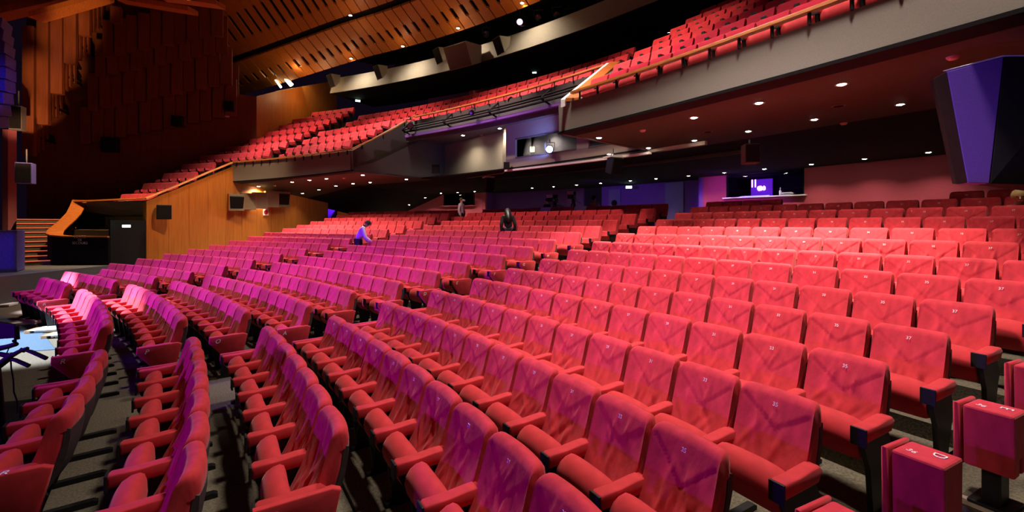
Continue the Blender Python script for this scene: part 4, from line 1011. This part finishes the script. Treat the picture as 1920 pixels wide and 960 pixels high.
for i in range(len(pv)-1):
    a, b = pv[i], pv[i+1]
    def nrm(i):
        d = pv[min(len(pv)-1, i+1)]-pv[max(0, i-1)]; return Vector((-d.y, d.x, 0)).normalized()*-1
    na, nb2 = nrm(i), nrm(i+1); lo = lambda v: Vector((v.x, v.y, EYE-2.3))
    gw.hexa([lo(a), lo(b), lo(b)+nb2*.14, lo(a)+na*.14], [a, b, b+nb2*.14, a+na*.14])
    wA, wB = .10+.30*min(1, i/4), .10+.30*min(1, (i+1)/4)
    cp.hexa([a-na*.05, b-nb2*.05, b+nb2*wB, a+na*wA], [p+Vector((0, 0, .05)) for p in (a-na*.05, b-nb2*.05, b+nb2*wB, a+na*wA)])
struct('wall_guard', gw, M['matte'], 'black curved guard wall round the side exit')
o = cp.build('guard_cap', M['railwood'], smooth=True); tag(o, 'broad curved orange wooden cap sweeping round the side exit', 'handrail')
mb = MB(); slab(mb, [fr1+Vector((.4, .5, -.85)), fr0+Vector((-.1, .6, -.85))], [fr1+Vector((0, .05, -.06)), fr0+Vector((0, .05, -.06))], Vector((.02, .1, 0)))
struct('wall_side_soffit', mb, M['dgrey'], 'slanting dark grey panel under the level rail')
mb = MB(); slab(mb, [Vector((-14.28, 15.66, EYE-2.35)), Vector((-14.13, 17.0, EYE-2.35))], [Vector((-14.28, 15.66, EYE+.12)), Vector((-14.13, 17.0, EYE+.12))], Vector((-.06, 0, 0)))
mb.build('door_6', M['matte'])['kind'] = 'structure'
mb = MB(); slab(mb, [Vector((-18.1, 18.4, EYE-2.3)), Vector((-14.0, 17.6, EYE-2.3))], [Vector((-18.1, 18.4, EYE+.6)), Vector((-14.0, 17.6, EYE+.6))], Vector((0, .1, 0)))
struct('wall_exit_back', mb, M['matte'])
s3 = thing('exit_notice', 'small white printed notice on the black curved guard wall', 'sign', px(150, 450, 15.585))
for k, tx in enumerate(('SORTIE', 'DE', 'SECOURS')):
    L = obj('lettering', text_mesh(tx, .13 if k != 1 else .11), s3); L.location = (0, -.006, .11-.11*k); L.rotation_euler = (pi/2, 0, 0)
# stage side: blue line array, pillar, box
t = thing('line_array', 'tall curved blue lit line array at the left edge', 'speaker', px(0, 130, 14.5)); o_ = t.location.copy()
for k in range(9):
    f = k/8.0; v = 48+180*f; u = 4+8*sin(f*pi*1.0)-16*max(0, f-.6); p = px(u-18, v, 14.5)-o_
    MB().box((0, 0, 0), (.72, .5, .36)).build('array_element', M['blueline'], t, bevel=.02)
    c = [q for q in t.children][-1]; c.location = p; c.rotation_euler = (-.25+.5*f, 0, .35)
struct('trim_8', MB().box(px(18, 340, 17.2), (.22, .3, 4.0)), M['pinkpillar'], 'rose coloured proscenium pillar')
bx = thing('stage_box', 'large blue lit flight case on the stage edge', 'box', px(-44, 513, 13.0), .62)
MB().box((0, .4, .64), (1.62, .8, 1.26)).build('case', M['blueline'], bx, bevel=.02)
for c, d in (((0, -.01, .06), (1.64, .04, .1)), ((0, -.01, 1.23), (1.64, .04, .06)), ((.79, -.01, .64), (.05, .04, 1.26))): MB().box(c, d).build('edge_trim', M['dgrey'], bx)
pr = speaker(px(33, 222, 16.5), (.36, .3, .9), .4, 'pale narrow speaker between the line array and the baffles', m='dgrey', hang=.6)

# ------------------------------------------------------------------ lit floor at the front left with white sheets
def fl(u, v, dz=0.0): Y = F_PX*EYE/(v-HOR); p = px(u, v, Y); p.z = dz; return p
q = [fl(-120, 672), fl(104, 656), fl(60, 600), fl(-80, 585)]
o = MB().hexa([p for p in q], [p+Vector((0, 0, .012)) for p in q]).build('blue_mat', M['bluecarpet']); tag(o, 'blue grey mat on the floor under the white sheets', 'mat')
for k, (u, v, w_) in enumerate(((10, 571, .34), (52, 605, .42), (54, 612, .2), (92, 618, .42), (124, 627, .42))):
    if k == 2: continue
    p = fl(u, v+3, .013); kk = (0, 1, 1, 2, 3)[k]
    t = thing('paper_sheet', 'white paper sheet on the blue mat, %s from the left in its row' % ORD[kk+1], 'paper', p, .30, 'white sheets on the floor')
    MB().box((0, 0, .055), (w_*1.05, .42, .006)).build('sheet', M['paper'], t, bevel=.002, seg=1)
    MB().box((-w_*.60, -.02, .03), (.10, .36, .055)).build('wood_block', M['cardboard'], t, bevel=.003, seg=1)
    MB().box((.03, 0, .026), (w_*.9, .34, .05)).build('stack', M['paper'], t, bevel=.004, seg=1)

for k, (u, v, lab) in enumerate(((1572, 199, 'faint round air vent in the near soffit right of the brightest lamp'), (1327, 246, 'faint round air vent in the near soffit left of centre'))):
    p = px(u, v, F_PX*(SZ+.05)/(HOR-v)); Y = p.y; R_ = hypot(p.x-CX, p.y-CY); p.z = EYE+soffit_z(R_, atan2(p.y-CY, p.x-CX))-.001
    t = thing('air_vent', lab, 'vent', p)
    MB().lathe([(.001, -.012), (.10, -.014), (.115, -.004), (.11, 0), (.001, 0)], (0, 0, 0), 20).build('rim', M['dgrey'], t, smooth=True)
    MB().lathe([(.05, -.018), (.075, -.018), (.075, -.012), (.05, -.012)], (0, 0, 0), 20).build('louvre', M['matte'], t)
p = px(1030, 233, F_PX*(CZ-.005)/(HOR-233)); t = thing('air_vent', 'dark oval air vent in the control booth ceiling', 'vent', p)
MB().lathe([(.001, -.03), (.16, -.03), (.19, -.01), (.18, 0), (.001, 0)], (0, 0, 0), 20).build('rim', M['matte'], t, smooth=True)
MB().lathe([(.08, -.035), (.12, -.035), (.12, -.028), (.08, -.028)], (0, 0, 0), 20).build('louvre', M['dgrey'], t)

# ------------------------------------------------------------------ people
def skin_mesh(verts, edges, radii, m, name, sub=2):
    me = bpy.data.meshes.new(name); me.from_pydata([tuple(v) for v in verts], edges, []); o = bpy.data.objects.new(name, me); COL.objects.link(o)
    md = o.modifiers.new('skin', 'SKIN'); md.use_smooth_shade = True
    for i, r in enumerate(radii):
        me.skin_vertices[0].data[i].radius = (r, r) if not isinstance(r, tuple) else r
        me.skin_vertices[0].data[i].use_root = (i == 0)
    sb = o.modifiers.new('sub', 'SUBSURF'); sb.levels = sub; sb.render_levels = sub
    dg = bpy.context.evaluated_depsgraph_get(); dg.update(); out = bpy.data.meshes.new_from_object(o.evaluated_get(dg))
    bpy.data.objects.remove(o); bpy.data.meshes.remove(me); out.name = name; out.materials.clear(); out.materials.append(m)
    out.polygons.foreach_set('use_smooth', [True]*len(out.polygons)); return out
def person(label, loc, rz, shirt, trousers, hair='hairbrown', scale=1.0, lean=0.0, nod=0.0, arms=None, seated=False, long_hair=False, cap=None, mask=None, vest=None):
    t = thing('person', label, 'person', loc, rz); t.scale = (scale,)*3
    J = {'pelvis': (0, 0, .95), 'spine': (0, 0, 1.13), 'chest': (0, .01, 1.31), 'neck': (0, 0, 1.45), 'chin': (0, .02, 1.52), 'head': (0, .03, 1.61), 'top': (0, .015, 1.675)}
    A = arms or {}
    for s_, n in ((-1, 'l'), (1, 'r')):
        J['sh'+n] = (s_*.17, 0, 1.385)
        J['el'+n], J['wr'+n] = A.get(n, ((s_*.235, -.03, 1.10), (s_*.23, .06, .86)))
        J['hip'+n] = (s_*.09, 0, .90)
        if seated: J['kn'+n] = (s_*.13, .42, .93); J['an'+n] = (s_*.13, .46, .50); J['toe'+n] = (s_*.14, .60, .46)
        else: J['kn'+n] = (s_*.10, .03, .49); J['an'+n] = (s_*.10, -.01, .09); J['toe'+n] = (s_*.11, .15, .04)
    Rl = Matrix.Rotation(-lean, 3, 'X'); Rn = Matrix.Rotation(-nod, 3, 'X'); P = {}
    for k, v in J.items():
        v = Vector(v)
        if k in ('chin', 'head', 'top'): v = Vector((0, 0, 1.45))+Rn @ (v-Vector((0, 0, 1.45)))
        if k[:2] in ('sp', 'ch', 'ne', 'he', 'to', 'sh', 'el', 'wr') and k[:3] != 'toe' or k in ('chin', 'top'):
            if not (k[:2] in ('el', 'wr') and A.get('abs')): v = Vector((0, 0, .95))+Rl @ (v-Vector((0, 0, .95)))
        P[k] = v
    vs, es, rr, ix = [], [], [], {}
    def add(k, p, r, par=None):
        ix[k] = len(vs); vs.append(p); rr.append(r)
        if par is not None: es.append((ix[par], ix[k]))
    add('pelvis', P['pelvis'], .125); add('spine', P['spine'], .115, 'pelvis'); add('chest', P['chest'], (.15, .12), 'spine'); add('neck', P['neck'], .055, 'chest')
    add('chin', P['chin'], .068, 'neck'); add('head', P['head'], (.082, .098), 'chin'); add('top', P['top'], .058, 'head')
    for n, s_ in (('l', -1), ('r', 1)):
        add('sh'+n, P['sh'+n], .062, 'chest'); add('el'+n, P['el'+n], .043, 'sh'+n); add('wr'+n, P['wr'+n], .029, 'el'+n)
        d = (P['wr'+n]-P['el'+n]).normalized(); sd = d.cross(Vector((s_, .3, 0))).normalized(); nm = sd.cross(d)
        add('palm'+n, P['wr'+n]+d*.07, .034, 'wr'+n)
        for q in range(4):
            b = P['wr'+n]+d*.10+sd*(.027-.018*q); L = (.062, .072, .068, .052)[q]
            add('f%d%s' % (q, n), b, .0095, 'palm'+n); add('g%d%s' % (q, n), b+d*L*.55+nm*.008, .009, 'f%d%s' % (q, n)); add('h%d%s' % (q, n), b+d*L+nm*.028, .008, 'g%d%s' % (q, n))
        add('t'+n, P['wr'+n]+d*.05+sd*.045, .011, 'palm'+n); add('u'+n, P['wr'+n]+d*.10+sd*.062+nm*.02, .009, 't'+n)
        add('hip'+n, P['hip'+n], .098, 'pelvis'); add('kn'+n, P['kn'+n], .066, 'hip'+n); add('an'+n, P['an'+n], .042, 'kn'+n); add('toe'+n, P['toe'+n], .036, 'an'+n)
    obj('body', skin_mesh(vs, es, rr, M['skin'], 'body'), t)
    def sub(keys, add_r, m, nm):
        v2, r2, id2 = [], [], {}
        for k, p, r in keys: id2[k] = len(v2); v2.append(p); r2.append(r+add_r)
        e2 = [(id2[a], id2[b]) for a, b in ((vk, wk) for vk in id2 for wk in id2) if (ix[a], ix[b]) in es]
        return obj(nm, skin_mesh(v2, e2, r2, m, nm), t)
    lo = lambda a, b, f: P[a]*(1-f)+P[b]*f
    keys = [('pelvis', lo('pelvis', 'spine', -.25), .135), ('spine', P['spine'], .128), ('chest', P['chest'], .145), ('neck', lo('chest', 'neck', .85), .062)]
    for n in 'lr': keys += [('sh'+n, P['sh'+n], .066), ('el'+n, P['el'+n], .050), ('wr'+n, lo('el'+n, 'wr'+n, .93), .037)]
    sub(keys, .012, M[shirt], 'shirt')
    keys = [('pelvis', lo('pelvis', 'spine', .1), .128)]
    for n in 'lr': keys += [('hip'+n, P['hip'+n], .102), ('kn'+n, P['kn'+n], .074), ('an'+n, lo('kn'+n, 'an'+n, .95), .056)]
    sub(keys, .008, M[trousers], 'trousers')
    for n in 'lr':
        d = P['toe'+n]-P['an'+n]; mb = MB(); mb.tube([P['an'+n]-d*.35+Vector((0, 0, -.035)), P['an'+n]+Vector((0, 0, -.02)), P['toe'+n]+Vector((0, 0, .0)), P['toe'+n]+d*.25], [.040, .05, .045, .022], 8); mb.build('shoe', M['black'], t, smooth=True)
    if vest:
        mb = MB(); c = P['chest']; ax = Rl
        mb.lathe([(.155, -.36), (.165, -.2), (.165, 0), (.13, .10), (.075, .13)], (c.x, c.y, c.z), 16, axis=ax); mb.build('vest', M[vest], t, smooth=True)
    # face and hair
    H = P['head']; Rh = Rl @ Rn; hp = lambda x, y, z: H+Rh @ Vector((x, y, z))
    mb = MB(); mb.tube([hp(0, .085, .015), hp(0, .118, -.02), hp(0, .10, -.032)], [.008, .014, .010], 6)
    for s_ in (-1, 1): mb.tube([hp(s_*.085, -.01, .03), hp(s_*.098, -.015, .0), hp(s_*.088, -.005, -.035)], [.008, .013, .007], 6)
    mb.build('nose_and_ears', M['skin'], t, smooth=True)
    for s_ in (-1, 1): MB().lathe([(.001, -.009), (.008, -.006), (.011, 0), (.008, .006), (.001, .009)], hp(s_*.034, .088, .012), 8).build('eye', M['black'], t, smooth=True)
    mb = MB(); mb.tube([hp(-.025, .100, -.058), hp(0, .108, -.056), hp(.025, .100, -.058)], .006, 6); mb.build('mouth', mat('lips', (.45, .16, .14), .5, noise=.05) if 'lips' not in bpy.data.materials else bpy.data.materials['lips'], t, smooth=True)
    hr = [(.001, .122), (.05, .112), (.085, .080), (.104, .035), (.108, .0), (.100, -.03)]
    if cap:
        MB().lathe([(.001, .125), (.055, .116), (.09, .085), (.106, .045), (.108, .032), (.09, .03)], hp(0, -.005, .0), 18, axis=Rh).build('cap', M[cap], t, smooth=True)
        mb = MB(); mb.hexa([hp(-.07, .08, .030), hp(.07, .08, .030), hp(.05, .165, .018), hp(-.05, .165, .018)], [hp(-.07, .08, .040), hp(.07, .08, .040), hp(.05, .165, .028), hp(-.05, .165, .028)]); mb.build('cap_peak', M[cap], t)
        MB().lathe([(.098, .03), (.100, 0), (.09, -.035), (.07, -.04)], hp(0, -.02, .0), 16, axis=Rh).build('hair', M[hair], t, smooth=True)
    else:
        MB().lathe(hr, hp(0, -.018, .004), 18, axis=Rh).build('hair', M[hair], t, smooth=True)
    if long_hair:
        mb = MB(); mb.tube([hp(0, -.03, .06), hp(0, -.06, -.02), hp(0, -.075, -.14), hp(0, -.10, -.30), hp(0, -.12, -.44), hp(0, -.11, -.52)], [.09, .115, .12, .125, .10, .03], 12); mb.build('long_hair', M[hair], t, smooth=True)
    if mask:
        mb = MB(); mb.tube([hp(-.075, .045, -.02), hp(-.045, .098, -.035), hp(0, .122, -.04), hp(.045, .098, -.035), hp(.075, .045, -.02)], [.02, .040, .046, .040, .02], 8); mb.build('face_mask', M[mask], t, smooth=True)
    return t
def at(u, R, z): th, Y = th_at(u, R); return Vector(((u-960)/F_PX*Y, Y, z+EYE))
person('man in pale lavender shirt and dark cap bending over a seat in the far aisle', at(672, 35.15, ZF[9]), -pi/2+.25, 'shirt', 'navy', cap='blackcloth', lean=.38, nod=.35,
       arms={'r': ((.24, .20, 1.12), (.20, .44, 1.06)), 'l': ((-.24, .14, 1.10), (-.16, .36, .98))}, scale=.99)
person('standing person in lavender shirt and white face mask in front of the far control window', at(865, 40.2, ZF[15]), -pi/2-.25, 'shirt', 'navy', mask='paper', scale=.955)
w_ = person('woman in black with long dark hair seen from behind among the middle rows', at(953, 37.22, ZF[12]), .1, 'blackcloth', 'blackcloth', hair='hair', long_hair=True, lean=.30, nod=.35, scale=.90)
sp_ = thing('paper_note', 'white folded note held by the woman in black', 'paper', px(940.5, 425, 13.75)); MB().hexa([(-.02, -.05, -.05), (.02, -.05, -.06), (.02, .05, -.06), (-.02, .05, -.05)], [(-.035, -.05, .06), (-.030, -.05, .06), (-.030, .05, .06), (-.035, .05, .06)]).build('sheet', M['paper'], sp_)
person('seated person with grey blond hair at the right edge under the hanging speaker', at(1911, 39.76, ZF[15]-.54), 2.35, 'navy', 'blackcloth', hair='hairblond', seated=True, nod=.25, scale=.92)
person('person in yellow vest and dark mask behind the last middle row', at(1114, 43.6, zb0-.20), pi-.5, 'shirt', 'navy', hair='hair', mask='black', vest='yellow', seated=True, scale=1.0)
person('camera operator in black behind the left camera', at(1026, 43.9, zb0-.20), pi-.9, 'blackcloth', 'blackcloth', hair='hair', seated=True, scale=1.0)
for u, R, lab in ((1118, 43.85, 'black stool under the person in yellow vest'), (1029, 44.1, 'black stool of the camera operator')):
    t = thing('stool', lab, 'stool', at(u, R, zb0)); t.scale = (1, 1, 1.42); MB().lathe([(.001, .42), (.17, .42), (.19, .45), (.17, .475), (.001, .48)], (0, 0, 0), 16).build('seat', M['blackcloth'], t, smooth=True)
    MB().tube([(0, 0, .03), (0, 0, .43)], .025, 8).build('post', M['steel'], t)
    for k in range(4): MB().tube([(0, 0, .08), (.2*cos(k*pi/2), .2*sin(k*pi/2), .015)], .014, 6).build('leg', M['steel'], t)

# ------------------------------------------------------------------ broadcast cameras behind the middle block
def tv_camera(p, zf, rz, label, s_=1.0):
    t = thing('broadcast_camera', label, 'camera', Vector((p.x, p.y, zf)), rz); h = (p.z-zf)/s_; t.scale = (s_,)*3
    MB().box((0, .05, h), (.16, .42, .20)).build('body', M['black'], t, bevel=.012)
    AX = Matrix.Rotation(pi/2, 3, 'X')
    MB().lathe([(.001, .0), (.06, 0), (.062, .16), (.085, .20), (.09, .30), (.075, .31), (.001, .29)], (0, -.15, h), 14, axis=AX).build('lens', M['steel'], t, smooth=True)
    MB().box((0, -.50, h+.02), (.26, .16, .20)).build('matte_box', M['black'], t, bevel=.008)
    MB().hexa([(-.13, -.60, h+.10), (.13, -.60, h+.10), (.13, -.56, h+.12), (-.13, -.56, h+.12)], [(-.14, -.66, h+.22), (.14, -.66, h+.22), (.14, -.62, h+.24), (-.14, -.62, h+.24)]).build('top_flag', M['paper'], t)
    MB().box((0, .12, h+.20), (.20, .12, .14)).build('viewfinder', M['black'], t, bevel=.01)
    MB().tube([(0, -.12, h+.10), (0, -.12, h+.17), (0, .12, h+.17), (0, .22, h+.10)], .014, 6).build('carry_handle', M['black'], t)
    for x in (-1, 1): MB().tube([(x*.06, .15, h-.14), (x*.20, .48, h-.22), (x*.21, .60, h-.23)], .013, 6).build('pan_bar', M['steel'], t)
    MB().lathe([(.001, h-.20), (.08, h-.20), (.09, h-.14), (.05, h-.10), (.001, h-.10)], (0, .03, 0), 12).build('pan_head', M['black'], t)
    for k in range(3):
        a = pi/2+k*2*pi/3; MB().tube([(.04*cos(a), .03+.04*sin(a), h-.18), (.42*cos(a), .03+.42*sin(a), .02)], [.03, .022], 8).build('leg', M['black'], t)
    return t
tv_camera(at(1040, 43.0, 1.02), EYE+zb0, -.5, 'left broadcast camera on a tripod behind the middle block', .95)
tv_camera(at(1075, 42.8, 1.10), EYE+zb0, -.35, 'right broadcast camera on a tripod under the left exit sign', .95)
tl_ = thing('video_light', 'small clamp light beside the right broadcast camera', 'light', at(1089, 42.9, zb0)); hh = .93
MB().tube([(0, 0, .02), (0, 0, hh)], .014, 6).build('stand', M['black'], tl_); MB().lathe([(.001, hh), (.05, hh), (.07, hh+.10), (.001, hh+.10)], (0, 0, 0), 12).build('head', M['steel'], tl_)
for k in range(3): MB().tube([(0, 0, .12), (.22*cos(2.1*k), .22*sin(2.1*k), .01)], .010, 6).build('leg', M['black'], tl_)
for u0, u1, lab in ((1012, 1031, 'white sheet lying over a back in the last middle row, left one'), (1076, 1098, 'white sheet lying over a back in the last middle row, right one')):
    a, b = th_at(u0, 41.0)[0], th_at(u1, 41.0)[0]; z1 = ROWS[16][1]
    o = MB().sweep([(40.98, z1-.17), (41.09, z1+.012), (41.20, z1+.016), (41.20, z1+.021), (41.085, z1+.018), (40.97, z1-.165)], b, a, 3).build('white_sheet', M['paper']); tag(o, lab, 'sheet', 'white sheets over the last middle row')

# ------------------------------------------------------------------ camera rig with pan bars at the front left
M['rig'] = mat('dull_black_metal', (.0018, .0018, .0022), .75, noise=.2, scale=20, spec=.2)
t = thing('film_tripod', 'black camera on tripod with two pan bars at the left edge', 'camera', px(8, 690, 3.7)); o_ = t.location.copy()
q = lambda u, v, Y=3.7: px(u, v, Y)-o_
MB().hexa([q(-60, 640), q(28, 634), q(32, 628, 3.95), q(-56, 634, 3.95)], [q(-60, 596), q(30, 609), q(32, 608, 3.95), q(-56, 592, 3.95)]).build('camera_body', M['rig'], t, bevel=.01)
MB().tube([q(30, 612), q(32, 636), q(27, 640)], .018, 8).build('handle_loop', M['rig'], t)
MB().tube([q(-4, 654), q(14, 650), q(31, 645)], [.022, .02, .018], 8).build('arm', M['rig'], t, smooth=True)
MB().tube([q(0, 664), q(20, 668), q(40, 657), q(52, 653)], [.02, .022, .016, .014], 8).build('bracket', M['rig'], t, smooth=True)
MB().hexa([q(33, 661), q(47, 662), q(49, 658), q(36, 656)], [q(35, 655), q(48, 656), q(50, 653), q(39, 651)]).build('clamp', M['steel'], t, bevel=.003)
MB().tube([q(46, 656), q(60, 660), q(87, 672)], [.010, .016, .017], 10).build('pan_bar', M['rig'], t, smooth=True)
MB().tube([q(14, 672), q(29, 675), q(54, 686)], [.012, .016, .017], 10).build('pan_bar', M['rig'], t, smooth=True)
MB().tube([q(-10, 690), q(10, 676), q(24, 664)], [.035, .03, .02], 8).build('tripod_head', M['rig'], t, smooth=True)
MB().tube([q(20, 668), q(21, 690), q(25, 712), q(26, 735), q(32, 752), q(33, 775)], .0055, 6).build('cable', M['rig'], t, smooth=True)
MB().tube([q(18, 650), q(10, 668), q(4, 682), q(-2, 700)], .004, 6).build('wire', M['rig'], t, smooth=True)
for a, b in (((-8, 690, 3.7), (16, 905, 3.95)), ((-8, 690, 3.7), (-150, 960, 3.55)), ((-8, 690, 3.7), (-40, 830, 4.7))):
    pa, pb = q(*a), q(*b); pb.z = -o_.z+.03; MB().tube([pa, (pa+pb)/2, pb], [.03, .024, .02], 8).build('leg', M['rig'], t)
